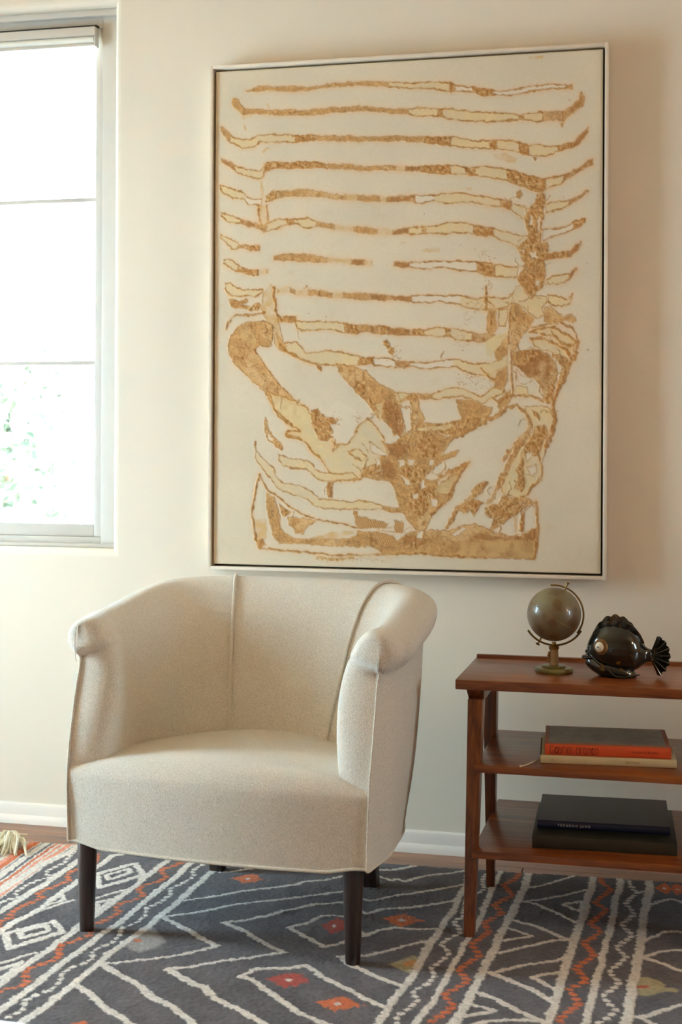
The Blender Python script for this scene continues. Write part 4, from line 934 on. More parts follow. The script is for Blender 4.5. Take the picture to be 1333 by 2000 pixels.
def raster_mesh(name, R, to3, mat, skirt=None):
    h, w = R.U.shape
    co = to3(R).reshape(-1, 3).astype(np.float32)
    i = np.arange(h * w).reshape(h, w)
    quads = np.stack([i[:-1, :-1], i[1:, :-1], i[1:, 1:], i[:-1, 1:]], -1).reshape(-1, 4)
    col = np.concatenate([R.c.reshape(-1, 3), np.ones((h * w, 1), np.float32)], 1)
    if skirt is not None:
        ring = np.concatenate([i[0, :-1], i[:-1, -1], i[-1, :0:-1], i[:0:-1, 0]])
        low = co[ring].copy(); low = skirt(low)
        k = np.arange(len(ring)) + len(co)
        quads = np.vstack([quads, np.stack([ring, np.roll(ring, -1), np.roll(k, -1), k], -1)])
        col = np.vstack([col, col[ring]]); co = np.vstack([co, low])
    me = bpy.data.meshes.new(name)
    me.vertices.add(len(co)); me.vertices.foreach_set('co', co.ravel())
    me.loops.add(quads.size); me.loops.foreach_set('vertex_index', quads.ravel().astype(np.int32))
    me.polygons.add(len(quads))
    me.polygons.foreach_set('loop_start', np.arange(0, quads.size, 4, dtype=np.int32))
    me.polygons.foreach_set('loop_total', np.full(len(quads), 4, np.int32))
    me.polygons.foreach_set('use_smooth', np.ones(len(quads), bool))
    me.update(calc_edges=True)
    at = me.color_attributes.new('Col', 'FLOAT_COLOR', 'POINT')
    at.data.foreach_set('color', col.astype(np.float32).ravel())
    me.materials.append(mat)
    return me


def larr(c):
    return np.array(lin(c), np.float32)


# ------------------------------------------------------------------ the painting
def make_painting():
    x0, z0, x1, z1 = CANVAS
    Wm, Hm = (x1 - x0) * 1000, (z0 - z1) * 1000
    R = Raster(np.linspace(0, Wm, 600, dtype=np.float32), np.linspace(0, Hm, 770, dtype=np.float32), larr((222, 212, 192)))
    U, V = R.U, R.V
    fine = vnoise(U, V, 5.0, 1); mid = vnoise(U, V, 14.0, 2); big = vnoise(U, V, 90.0, 3); vb = vnoise(U, V, 240.0, 9)
    grit = vnoise(U, V, 3.2, 5); grit2 = vnoise(U, V, 7.5, 6)
    R.X = U + 2.2 * vnoise(U, V, 8.0, 11) + 2.5 * vnoise(U, V, 26.0, 12)
    R.Y = V + 2.2 * vnoise(U, V, 8.0, 13) + 2.5 * vnoise(U, V, 26.0, 14)
    R.c *= (1 + 0.03 * big + 0.025 * vb + 0.012 * fine)[..., None]
    R.mix(np.s_[:, :], np.clip(big * mid - 0.25, 0, 1) * 0.4, larr((214, 190, 150)))
    R.h += 0.35 * vb + 0.25 * big + 0.10 * mid
    C = dict(t=(203, 160, 105), d=(184, 136, 84), p=(221, 202, 158), w=(224, 214, 195), c=(198, 151, 93), y=(213, 178, 124), k=(198, 152, 97), o=(190, 136, 70))
    CL = {k: larr(v) for k, v in C.items()}
    ridge = np.exp(-(vnoise(U, V, 21.0, 71) / .07) ** 2) * np.clip(.5 + vnoise(U, V, 60.0, 72), 0, 1)
    ridge = np.maximum(ridge, np.exp(-(vnoise(U, V, 11.0, 73) / .08) ** 2) * np.clip(.2 + vnoise(U, V, 40.0, 74), 0, 1))
    dark, light, halo = larr((160, 108, 54)), larr((226, 203, 160)), larr((224, 182, 122))

    def fill(kind, pts, alpha=1.0):
        sl = R.sl(pts, 8)
        X, Y = R.X[sl], R.Y[sl]
        ins = inside(X, Y, pts)
        if not ins.any(): return
        d = seg_dist(X, Y, list(pts) + [pts[0]])
        a = np.where(ins, np.clip(0.4 + d / 4.0, 0, 1), np.clip(0.4 - d / 4.0, 0, 1)) * alpha
        base = np.empty(X.shape + (3,), np.float32); base[:] = CL[kind]
        f, g, m, b = fine[sl], grit[sl], mid[sl], big[sl]
        if kind in 'td':
            base *= (1 + 0.14 * f + 0.12 * m + 0.10 * b)[..., None]
            k = np.clip((m * .6 + b - 0.3) * 1.5, 0, 0.7); base += (light - base) * k[..., None] * .6
            rg = ridge[sl]
            base += (dark - base) * (rg * .45 + np.clip(g * grit2[sl] * 1.4, 0, .35))[..., None]
            h = 0.5 + 0.5 * g + 0.5 * m + 1.3 * rg
        elif kind == 'y':
            a = a * np.clip(0.62 + 0.45 * m, 0.15, 0.9)
            h = 0.2 + 0.2 * g
        elif kind == 'p':
            base *= (1 + 0.04 * m + 0.05 * b)[..., None]; h = 0.15 + 0.15 * m + .5 * ridge[sl]
            a = a * np.clip(.78 + .35 * b + .2 * m, .35, 1.0)
        elif kind == 'w':
            base *= (1 + 0.03 * b)[..., None]; h = 0.0 * f
        elif kind == 'k':
            rib = np.sin((U[sl] + 2 * m) * 2 * PI / 7.0) * np.sin((V[sl] + m * 4) * 2 * PI / 14.0)
            base += (light - base) * np.clip(rib, 0, 1)[..., None] * .6
            base += (dark - base) * np.clip(-rib, 0, 1)[..., None] * .35
            h = 1.0 + 0.9 * rib
        else:
            q = grit2[sl] * .7 + g * .6
            base += (dark - base) * np.clip(q * .9, 0, .5)[..., None]
            base += (light - base) * np.clip(-q * .8 - .1, 0, .5)[..., None]
            h = 1.5 + 1.9 * q
        R.mix(sl, a, base)
        R.h[sl] += (h - R.h[sl]) * np.clip(a, 0, 1)

    def line(pts, w, kind='o', strength=0.95, hal=0.40):
        sl = R.sl(pts, w + 14)
        X, Y = R.X[sl], R.Y[sl]
        d = seg_dist(X, Y, pts)
        if hal: R.mix(sl, hal * np.exp(-(d / (w * .5 + 6.0)) ** 2), halo)
        ww = w * .5 * (1 + 0.45 * grit2[sl] + 0.25 * mid[sl])
        a = np.clip((ww - d) / 1.8 + .5, 0, 1) * strength * np.clip(.95 + .3 * big[sl] + .3 * mid[sl], .55, 1)
        base = np.empty(X.shape + (3,), np.float32); base[:] = CL[kind]
        q = grit[sl] * .6 + grit2[sl] * .5
        base += (dark - base) * np.clip(q * .9 + .05, 0, .6)[..., None]
        base += (light - base) * np.clip(-q * .8 - .15, 0, .5)[..., None]
        R.mix(sl, a, base)
        R.h[sl] += (1.3 + 1.1 * q - R.h[sl]) * a

    def row(pts, segs):
        top = [(x, t) for x, t, b in pts]; bot = [(x, b) for x, t, b in pts]
        xs = [p[0] for p in pts]
        tt = lambda x: float(np.interp(x, xs, [p[1] for p in pts])); bb = lambda x: float(np.interp(x, xs, [p[2] for p in pts]))
        ends = [s[0] for s in segs[1:]] + [xs[-1]]
        parts = []
        for (s, k), e in zip(segs, ends):
            s = max(s, xs[0])
            ix = [s] + [x for x in xs if s < x < e] + [e]
            T_ = [(x, tt(x)) for x in ix]; B_ = [(x, bb(x)) for x in ix]
            parts.append((k, T_, B_))
        sl = R.sl(top + bot, 20)
        dd = np.minimum(seg_dist(R.X[sl], R.Y[sl], top), seg_dist(R.X[sl], R.Y[sl], bot))
        R.mix(sl, 0.42 * np.exp(-(dd / 7.5) ** 2), halo)
        for k, T_, B_ in parts:
            fill(k, T_ + B_[::-1])
        for k, T_, B_ in parts:
            if k in 'pwc':
                line(T_, 4.0, 'o', .9, 0); line(B_, 4.0, 'o', .9, 0)
            elif k in 'td':
                line(T_, 2.4, 'd', .55, 0); line(B_, 2.4, 'd', .55, 0)
        for q in (0, -1):
            line([top[q], bot[q]], 3.0, 'o', .7, 0)

    def ptype(p): return p
    for t, pts, e in P_POLY[:8]:
        fill(t, pts)
        if e: line(pts + [pts[0]], e * 1.53, 'o')
    for r in P_ROWS: row(*r)
    for t, pts, e in P_POLY[8:]:
        fill(t, pts)
        if e: line(pts + [pts[0]], e * 1.53 * .9, 'o' if t in 'pwct' else 'd', .85, .15)
    for pts, w, t in P_STROKE: line(pts, w, t)
    rs_ = np.random.RandomState(7)
    for cx, cy, rx, ry in P_SPK:
        for k in range(34):
            px, py = cx + rs_.normal(0, rx * .5), cy + rs_.normal(0, ry * .5)
            rr = rs_.uniform(1.0, 2.6)
            line([(px, py), (px + rs_.uniform(-2, 2), py + rs_.uniform(-1.5, 1.5))], rr, 'c', .8, 0)
    for px, py in P_DOTS:
        line([(px, py), (px + .8, py + .8)], 2.6, 'd', .9, 0)
    # torn paper edges and crackled ridges in the heavily worked parts
    boxes = [((430, 870, 720, 1290), 46), ((900, 370, 1010, 620), 26), ((880, 640, 1060, 1060), 34), ((740, 1180, 980, 1370), 24), ((140, 1200, 520, 1380), 14), ((60, 720, 300, 1080), 16)]
    for (bx0, by0, bx1, by1), cnt in boxes:
        for k in range(cnt):
            px, py = rs_.uniform(bx0, bx1), rs_.uniform(by0, by1)
            ang = rs_.uniform(0, 2 * PI); pts = [(px, py)]
            for q in range(rs_.randint(3, 7)):
                ang += rs_.normal(0, .7); L_ = rs_.uniform(4, 10)
                pts.append((pts[-1][0] + L_ * math.cos(ang), pts[-1][1] + L_ * math.sin(ang)))
            i_, j_ = np.searchsorted(R.us, px), np.searchsorted(R.vs, py)
            if not (0 < i_ < len(R.us) and 0 < j_ < len(R.vs)): continue
            if R.c[j_, i_, 2] > .40: continue            # only on the worked, tan ground
            line([(a + 1.6, b + 1.8) for a, b in pts], rs_.uniform(2.0, 3.4), 'd', .75, 0)
            line(pts, rs_.uniform(1.4, 2.6), 'p', .75, 0)
    # scrapes of paler ground, low wrinkles in the cloth
    for k in range(90):
        px, py = rs_.uniform(0, Wm), rs_.uniform(0, Hm)
        sl = R.sl([(px, py)], 16)
        d = np.hypot((R.X[sl] - px) / rs_.uniform(.6, 2.0), R.Y[sl] - py)
        R.mix(sl, 0.16 * np.exp(-(d / rs_.uniform(4, 10)) ** 2), larr((206, 178, 132)) if k % 2 else larr((224, 214, 196)))
    R.c *= np.array([.96, .91, .84], np.float32)
    yc = -0.042
    # float frame
    root = empty('framed_painting', ((x0 + x1) / 2, 0.0, z1 - 0.016))
    tag(root, 'large framed abstract canvas, ribbed ochre bands on off-white, hanging above the armchair', 'painting')
    L = root.location
    def to3(R):
        edge = np.minimum(np.minimum(R.U, Wm - R.U), np.minimum(R.V, Hm - R.V))
        rnd = np.clip(1 - edge / 4.0, 0, 1) ** 2 * 0.003
        return np.stack([x0 - L.x + R.U / 1000, yc - R.h * 0.0010 + rnd, z0 - L.z - R.V / 1000], -1)
    def skirt(p):
        p = p.copy(); p[:, 1] = -0.012; return p
    me = raster_mesh('canvas', R, to3, M['canvas'], skirt)
    place('canvas', me, None, root)
    g, f, yf = 0.0065, 0.0095, -0.050
    a, b, c, d = x0 - g, x1 + g, z1 - g, z0 + g
    for nm, X0, X1, Z0, Z1 in (('left', a - f, a, c - f, d + f), ('right', b, b + f, c - f, d + f), ('top', a, b, d, d + f), ('bottom', a, b, c - f, c)):
        MB().box(X0, X1, yf, -0.004, Z0, Z1, 0.0012, 2).shift(L).build('frame_rail', M['frame'], root)
    MB().box(a, b, -0.011, -0.004, c, d).shift(L).build('backing_board', M['backing'], root)


make_painting()


# ------------------------------------------------------------------ the rug
def make_rug():
    def axis(a, b, c, d, fine, coarse):
        l = [np.arange(a, b, coarse), np.arange(b, c, fine), np.arange(c, d + coarse, coarse)]
        return np.concatenate(l).astype(np.float32)
    us = axis(-985, -985, 1000, 1500, 3.2, 10.0)
    vs = axis(0, 0, 1260, 1700, 3.2, 10.0)
    R = Raster(us, vs, larr((96, 89, 90)))
    U, V = R.U, R.V
    # beyond the part the photograph shows the weave goes on mirrored
    Um = np.where(U > 985, 1970 - U, U)
    vb = 1255 - 0.209 * (Um + 387)
    Vm = np.where((V > vb) & (Um > -400), 2 * vb - V, V)
    jag = vnoise(U, V, 5.5, 21); jag2 = vnoise(U, V, 12.0, 22); wob = vnoise(U, V, 55.0, 23)
    R.X = Um + 2.6 * jag + 2.0 * jag2 + 3.0 * wob
    R.Y = Vm + 2.6 * vnoise(U, V, 5.5, 24) + 2.0 * vnoise(U, V, 12.0, 25) + 3.0 * vnoise(U, V, 55.0, 26)
    C = dict(h=(168, 160, 154), w=(216, 207, 196), o=(204, 106, 58), r=(176, 74, 58), p=(224, 148, 118), g=(100, 94, 98), n=(60, 52, 48), k=(176, 164, 122), t=(196, 138, 66))
    CL = {k: larr(v) for k, v in C.items()}
    mot = vnoise(U, V, 40.0, 31); abr = vnoise(U, V * .35, 30.0, 33)
    R.c *= (1 + 0.14 * mot + 0.14 * abr)[..., None]

    whole = np.s_[:, :]
    for a, b, c in R_ENDS:
        q = (R.X - a); e = np.minimum(q, b - R.X)
        R.mix(whole, np.clip(e / 2.0 + .5, 0, 1), CL[c])
        R.h += np.clip(e / 2.0 + .5, 0, 1) * .3
    xl, xh = None, None

    def patch(c, pts, e=2.5):
        ins = inside(R.X, R.Y, pts)
        if not ins.any(): return
        d = seg_dist(R.X, R.Y, list(pts) + [pts[0]])
        a = np.where(ins, np.clip(.5 + d / e, 0, 1), np.clip(.5 - d / e, 0, 1)) * (0.85 + .15 * jag)
        R.mix(whole, np.clip(a, 0, 1), CL[c])

    for c, pts in R_PATCH: patch(c, pts, 14.0 if c in 'hn' else 6.0 if c == 'k' else 3.0)

    def stripe(pts, w, c):
        """only looks at the slab of the rug near the line"""
        P = np.array(pts); pad = w + 14
        m = (R.X > P[:, 0].min() - pad) & (R.X < P[:, 0].max() + pad) & (R.Y > P[:, 1].min() - pad) & (R.Y < P[:, 1].max() + pad)
        idx = np.nonzero(m)
        if not len(idx[0]): return
        d = seg_dist(R.X[idx], R.Y[idx], pts)
        a = np.clip((w * .5 * (1 + .12 * jag2[idx]) - d) / 2.6 + .5, 0, 1)
        R.c[idx] += (CL[c] * (1 + .06 * jag[idx])[:, None] - R.c[idx]) * a[:, None]
        R.h[idx] += a * .8

    for kind, c, w, pts in R_LINES:
        pts = list(pts)
        if kind in 'sz' and pts[0][1] > pts[-1][1]: pts = pts[::-1]
        if kind == 's':
            (ua, va), (ub, vb_) = pts[0], pts[-1]
            pts = [(ua, -60)] + pts + [(ub, 2000)]
            stripe(pts, w * .86, c)
        elif kind == 'z':
            # stepped zigzag: short woven blocks, each shifted against the last
            def blocks(p):
                hw, hv = w * (.40 if c == 'o' else .36), 6.5
                L = [0.0]
                for (a, b), (e, f) in zip(p[:-1], p[1:]): L.append(L[-1] + max(abs(e - a) / (hw * 1.8), abs(f - b) / 12.0))
                n = int(L[-1]) + 1
                for k in range(n):
                    t = k / max(1, n - 1) * L[-1]
                    uc = float(np.interp(t, L, [q[0] for q in p])); vc = float(np.interp(t, L, [q[1] for q in p])) + (3.2 if k % 2 else -3.2)
                    idx = np.nonzero((np.abs(R.X - uc) < hw + 5) & (np.abs(R.Y - vc) < hv + 5))
                    if not len(idx[0]): continue
                    d = np.minimum(hw - np.abs(R.X[idx] - uc), hv - np.abs(R.Y[idx] - vc))
                    al = np.clip(d / 2.2 + .5, 0, 1)
                    R.c[idx] += (CL[c] * (1 + .08 * jag[idx])[:, None] - R.c[idx]) * al[:, None]
                    R.h[idx] += al * .4
            blocks(pts)
            du, dv = pts[-1][0] - pts[0][0], pts[-1][1] - pts[0][1]
            if pts[-1][1] < 900:
                blocks([(a + du, b + dv) for a, b in pts])
        else:
            stripe(pts, w * .9, c)
    for u, v, hu, hv, c in R_FLW:
        n = 5
        for k in range(n):
            f = 1 - k / n
        e = np.abs(R.X - u) / (hu * 1.08) + np.abs(R.Y - v) / (hv * 1.1) + .16 * jag2 + .12 * jag
        a = np.clip((1 - e) * hu / 5 + .5, 0, 1)
        R.mix(whole, a, CL[c])
        e2 = np.abs(R.X - u) / (hu * .2) + np.abs(R.Y - v) / (hv * .26)
        R.mix(whole, np.clip((1 - e2) * 3 + .5, 0, 1), CL['w'])
    R.c *= (1 + 0.15 * vnoise(U, V, 6.5, 41) + 0.12 * vnoise(U, V, 3.3, 42))[..., None]
    R.c = np.clip(R.c, 0.004, 1)
    z = 9.5 + R.h * 0.9 + 1.1 * vnoise(U, V, 7.0, 51) + 0.7 * vnoise(U, V, 3.4, 52) + 1.6 * vnoise(U, V * 2.2, 260.0, 53)
    # a few shallow folds in the middle of the rug
    for (cu, cv, hu, hv, am) in ((60, 470, 200, 26, 3.0), (330, 400, 160, 22, 2.5), (-60, 720, 180, 30, 1.5), (300, 620, 120, 24, 2.0)):
        z = z + am * np.exp(-((U - cu) / hu) ** 2 - ((V - cv - .12 * (U - cu)) / hv) ** 2)
    edge = np.minimum(np.minimum(U + 985, 1500 - U), np.minimum(V, 1700 - V))
    z = np.where(edge < 6, z * (.55 + .45 * np.clip(edge / 6, 0, 1)), z)
    def to3(R):
        return np.stack([R.U / 1000, -R.V / 1000 + 0.004 * vnoise(R.U, R.V * 0, 90.0, 61) * np.exp(-R.V / 30), z / 1000], -1)
    def skirt(p):
        p = p.copy(); p[:, 2] = 0.0005; return p
    me = raster_mesh('area_rug', R, to3, M['rug'], skirt)
    rug = place('area_rug', me, None)
    rug.location = (RUG_O[0], RUG_O[1], 0); rug.rotation_euler = (0, 0, RUG_A)
    tag(rug, 'charcoal wool rug with cream chevrons, stripes and orange zigzags on the wooden floor', 'rug')
    return rug


rug = make_rug()


def tuft(u, v, ang, seed, ln=0.17):
    r = random.Random(seed)
    b = MB()
    for k in range(46):
        a = ang + r.gauss(0, 0.30); l = ln * r.uniform(.6, 1.05)
        s = r.gauss(0, 0.018)
        p0 = Vector((u + s * -math.sin(ang), v + s * math.cos(ang), 0.014 + r.uniform(0, .012)))
        hump = r.uniform(.008, .030)
        path = []
        for t in range(6):
            q = t / 5
            path.append(p0 + Vector((math.cos(a) * l * q, math.sin(a) * l * q, hump * math.sin(q * PI) - .006 * q + r.uniform(-.002, .002))) + Vector((r.gauss(0, .003), r.gauss(0, .003), 0)))
        path = [Vector((p.x, p.y, max(p.z, 0.008))) for p in path]
        b.tube(path, [0.0042, 0.0050, 0.0052, 0.005, 0.004, 0.0025], 5)
    return b.build('tassel', M['tuft'], rug, 60)


tuft(-0.915, -0.010, math.radians(-86), 5, 0.17)
tuft(-0.935, -0.040, math.radians(-100), 6, 0.17)
# ------------------------------------------------------------------ the armchair
# rings of the upholstered shell from the inside at seat level, over the rolled top, to the outside hem
# half width at front, mid, rear corner | y of rear corner, y of back centre | z front, z back | y of front end
RINGS = np.array([
    [.300, .285, .200, .310, .372, .355, .355, .090],
    [.296, .283, .205, .325, .385, .430, .430, .046],
    [.285, .287, .225, .365, .415, .540, .560, .060],
    [.288, .300, .248, .405, .458, .635, .685, .085],
    [.312, .324, .272, .445, .505, .715, .770, .105],
    [.348, .357, .302, .488, .555, .757, .818, .105],
    [.390, .400, .338, .535, .615, .757, .822, .105],
    [.424, .435, .370, .574, .655, .728, .795, .105],
    [.426, .438, .372, .578, .658, .695, .760, .105],
    [.398, .415, .355, .562, .638, .665, .725, .105],
    [.382, .403, .348, .552, .628, .652, .705, .103],
    [.382, .400, .343, .544, .620, .560, .580, .075],
    [.380, .392, .332, .528, .600, .400, .400, .038],
    [.376, .380, .308, .498, .570, .222, .222, .035]])
NST, NPR, NCAP, RF = 16, 12, 14, 0.038


def ring_curve(r):
    xf, xm, xc, yc, yb, zf, zb, y0 = r
    P = crom([(-xf, y0), (-xm, .20), (-xc, yc), (0, yb), (xc, yc), (xm, .20), (xf, y0)], NST)
    d = np.clip((P[:, 1] - y0) / (yb - y0), 0, 1); s = d * d * (3 - 2 * d) * .6 + d * .4
    return np.column_stack([P, zf + (zb - zf) * s])


def chair_shell():
    Rg = np.transpose(np.array([ring_curve(r) for r in RINGS]), (1, 0, 2))
    S = np.array([crom(s, NPR) for s in Rg])
    def cap(row, side):
        ko = NPR * 10
        outer = row[ko:]
        tg = []
        for i, p in enumerate(row):
            if i >= ko: tg.append([p[0], p[1], p[2]])
            elif i > NPR * 3.4: tg.append([side * .385, p[1], min(max(p[2], .658), .742)])
            else: tg.append([np.interp(p[2], outer[::-1, 2], outer[::-1, 0]), np.interp(p[2], outer[::-1, 2], outer[::-1, 1]), p[2]])
        tg = np.array(tg)
        rows = []
        for k in range(1, NCAP + 1):
            ph = k / NCAP * PI / 2
            c = (1 - math.sin(ph) ** 2.4) ** (1 / 2.4) if k < NCAP else 0
            q = tg + (row - tg) * c
            q[:, 1] = row[:, 1] + (tg[:, 1] - row[:, 1]) * (1 - c) - RF * math.sin(ph)
            rows.append(q)
        return rows
    G = np.array(cap(S[0], -1)[::-1] + list(S) + cap(S[-1], 1))
    # the rolled arm ends: a bulging knob set off from the arm front by a pleat
    for e, side in ((range(0, NCAP + 9), -1), (range(len(G) - NCAP - 9, len(G)), 1)):
        for i in e:
            k = i if side < 0 else len(G) - 1 - i            # 0 at the seam line, growing backwards
            fade = 1.0 if k <= NCAP else max(0.0, 1 - (k - NCAP) / 7.0)
            for j in range(int(NPR * 2.2), NPR * 10):
                x, y, z = G[i, j]
                inn = max(0.0, (.385 - abs(x)) / .10)
                if j > NPR * 6: inn = 0.0
                zc = .664 + .034 * min(1.0, inn) ** .8
                g = math.exp(-((z - zc) / .0055) ** 2) * fade
                bul = fade * max(0.0, min(1.0, (z - zc) / .012)) * (1 if k <= NCAP else fade)
                fwd = math.sin(min(1.0, (NCAP - min(k, NCAP)) / NCAP * 1.6) * PI / 2)
                G[i, j, 1] += (.006 * g - .012 * bul) * fwd
                G[i, j, 0] += side * (.004 * g) * (1 - fwd)
            if k <= NCAP:
                for j in range(NPR * 12, NPR * 13 + 1): G[i, j, 2] += .009 * (1 - k / NCAP) ** 1.5 * (j - NPR * 12) / NPR
    return G


def make_chair():
    root = empty('armchair', (-1.055, -0.925, 0.0), math.radians(-4.2))
    tag(root, 'cream upholstered barrel armchair with rolled arms and dark tapered legs, below the painting', 'armchair')
    S = chair_shell()
    n, m = S.shape[:2]
    b = MB().grid([list(map(tuple, r)) for r in S])
    b.build('shell', M['fabric'], root, 75)
    # seat: bowed front, crowned top
    W = 0.378
    rows = []
    nx = 44
    prof = 26
    def front(x): return -0.004 - 0.034 * (1 - (x / W) ** 2)
    def top(x, y): return 0.406 + 0.038 * (1 - min(1, abs(x / W)) ** 2.2) + 0.012 * math.exp(-((y - .16) / .18) ** 2)
    for i in range(nx + 1):
        x = -W + 2 * W * i / nx
        yf = front(x)
        r = 0.022 + 0.046 * max(0.0, 1 - (x / W) ** 2) ** .7
        zt = top(x, yf + r)
        hem = 0.222 + 0.010 * (abs(x) > .30) * min(1, (abs(x) - .30) / .03)
        line = []
        for k in range(7): line.append((x, yf + 0.004 * (1 - k / 6.0), hem + (zt - r - hem) * k / 6.0))
        for k in range(1, 9):
            a = k / 8 * PI / 2
            line.append((x, yf + r - r * math.cos(a), zt - r + r * math.sin(a)))
        for k in range(1, prof - 13):
            y = yf + r + (0.46 - yf - r) * k / (prof - 14)
            q = 1 - .34 * max(0.0, (y - .06) / .40) ** 1.6
            line.append((x * q, y, top(x, y)))
        rows.append(line)
    MB().grid(rows).build('seat', M['fabric'], root, 75)
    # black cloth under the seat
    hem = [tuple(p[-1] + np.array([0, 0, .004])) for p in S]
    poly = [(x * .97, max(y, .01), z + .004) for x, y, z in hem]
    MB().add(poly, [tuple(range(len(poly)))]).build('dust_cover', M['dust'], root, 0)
    # welts
    def welt(path, r=0.0034, nm='piping'):
        P = crom(np.array(path), 3)
        MB().tube([tuple(p) for p in P], r, 7).build(nm, M['piping'], root, 75)
    welt([(-.385, S[0][NPR * 10][1] - .004, .670), (-.384, S[0][NPR * 10][1] - .001, .661)] + [tuple(S[0][j] + np.array([-.001, -.003, 0])) for j in range(NPR * 10, m, 3)], 0.0028)
    welt([(.385, S[-1][NPR * 10][1] - .004, .670), (.384, S[-1][NPR * 10][1] - .001, .661)] + [tuple(S[-1][j] + np.array([.001, -.003, 0])) for j in range(NPR * 10, m, 3)], 0.0028)
    for e, side in ((0, -1), (-1, 1)):
        MB().sphere((side * .3825, S[e][NPR * 10][1] + .004, .655), .0085, 14, 10, .8, .8, 1.5).build('pleat', M['fabric'], root, 180)
    # hem welt: round the shell and across the bowed front
    hem = [tuple(S[i][-1] + np.array([0, 0, -.001])) for i in range(0, n, 3)]
    welt(hem, 0.0040)
    welt([(x, front(x) + .003, 0.221 + 0.010 * (abs(x) > .30) * min(1, (abs(x) - .30) / .03)) for x in np.linspace(-W, W, 25)], 0.0040)
    # inside seams between the arm panels and the back panel
    nrm = np.cross(np.gradient(S, axis=0), np.gradient(S, axis=1)); nrm /= np.linalg.norm(nrm, axis=2, keepdims=True) + 1e-9
    for st in (NCAP + 40, NCAP + 60):   # stations at the rear corners
        sgn = 1.0 if nrm[st][NPR * 2][1] < 0 else -1.0
        P = [tuple(S[st][j] + nrm[st][j] * sgn * .0042) for j in range(NPR, NPR * 9, 4)]
        welt(P, 0.0046)
    # fine seams on the rolled arm fronts
    for side, e in ((-1, 0), (1, -1)):
        sm = [S[e][j] for j in range(int(NPR * 3.6), NPR * 10)]
        zs = np.linspace(.740, .656, 9)
        y = S[e][NPR * 6][1]
        MB().tube([(side * (.385 + .004 * math.sin((z - .656) / .084 * PI)), y - .0105, z) for z in zs], 0.0010, 6).build('seam', M['piping'], root)
    # legs
    rugz = 0.0085
    for x, y in ((-0.338, 0.018), (0.338, 0.018)):
        prof = [(0.0165, rugz), (0.0175, rugz + .004), (0.0205, .10), (0.0235, .20), (0.0240, .236)]
        MB().lathe(prof, (x, y, 0), 28).build('leg', M['leg_dark'], root)
    for x in (-0.222, 0.222):
        y0, y1 = 0.535, 0.505
        a, c = 0.018, 0.023
        MB().hexa([(x - a, y0 - a + .03, rugz), (x + a, y0 - a + .03, rugz), (x + a, y0 + a + .03, rugz), (x - a, y0 + a + .03, rugz),
                   (x - c, y1 - c, .25), (x + c, y1 - c, .25), (x + c, y1 + c, .25), (x - c, y1 + c, .25)], 0.003).build('leg', M['leg_dark'], root)


make_chair()
# ------------------------------------------------------------------ the side table
def make_table():
    x0, x1 = -0.533, 0.500
    root = empty('side_table', ((x0 + x1) / 2, -0.43, 0.0))
    tag(root, 'three-tier walnut side table with slanted front legs, right of the armchair', 'side table')
    L = root.location
    t = MB().box(x0, x1, -0.617, -0.245, 0.588, 0.6125, 0.003, 2).shift(L).build('table_top', M['walnut'], root)
    MB().box(x0 + .001, x1 - .001, -0.2445, -0.228, 0.590, 0.6205, 0.003, 2).shift(L).build('back_lip', M['walnut'], t)
    MB().box(-0.480, x1 - .053, -0.652, -0.212, 0.394, 0.412, 0.0025, 2).shift(L).build('shelf', M['walnut'], root)
    MB().box(-0.480, x1 - .053, -0.685, -0.175, 0.1945, 0.2125, 0.0025, 2).shift(L).build('shelf', M['walnut'], root)
    for s in (0, 1):
        cx = -0.484 if s == 0 else x1 - 0.049
        a0, a1 = 0.0125, 0.0185
        zb = 0.0085
        MB().hexa([(cx - a0, -0.706, zb), (cx + a0, -0.706, zb), (cx + a0, -0.672, zb), (cx - a0, -0.672, zb),
                   (cx - a1, -0.612, .565), (cx + a1, -0.612, .565), (cx + a1, -0.555, .565), (cx - a1, -0.555, .565)], 0.003).shift(L).build('leg', M['walnut_leg'], root)
        MB().hexa([(cx - .0105, -0.305, zb), (cx + .0105, -0.305, zb), (cx + .0105, -0.278, zb), (cx - .0105, -0.278, zb),
                   (cx - a1, -0.335, .57), (cx + a1, -0.335, .57), (cx + a1, -0.285, .57), (cx - a1, -0.285, .57)], 0.003).shift(L).build('leg', M['walnut_leg'], root)
        w = 0.019
        MB().hexa([(cx - w, -0.585, .558), (cx + w, -0.585, .558), (cx + w, -0.285, .558), (cx - w, -0.285, .558),
                   (cx - w - .004, -0.608, .5885), (cx + w + .002, -0.608, .5885), (cx + w + .002, -0.262, .5885), (cx - w - .004, -0.262, .5885)], 0.002).shift(L).build('cleat', M['walnut_leg'], root)


make_table()
TOPZ, MIDZ, LOWZ = 0.6125, 0.412, 0.2125


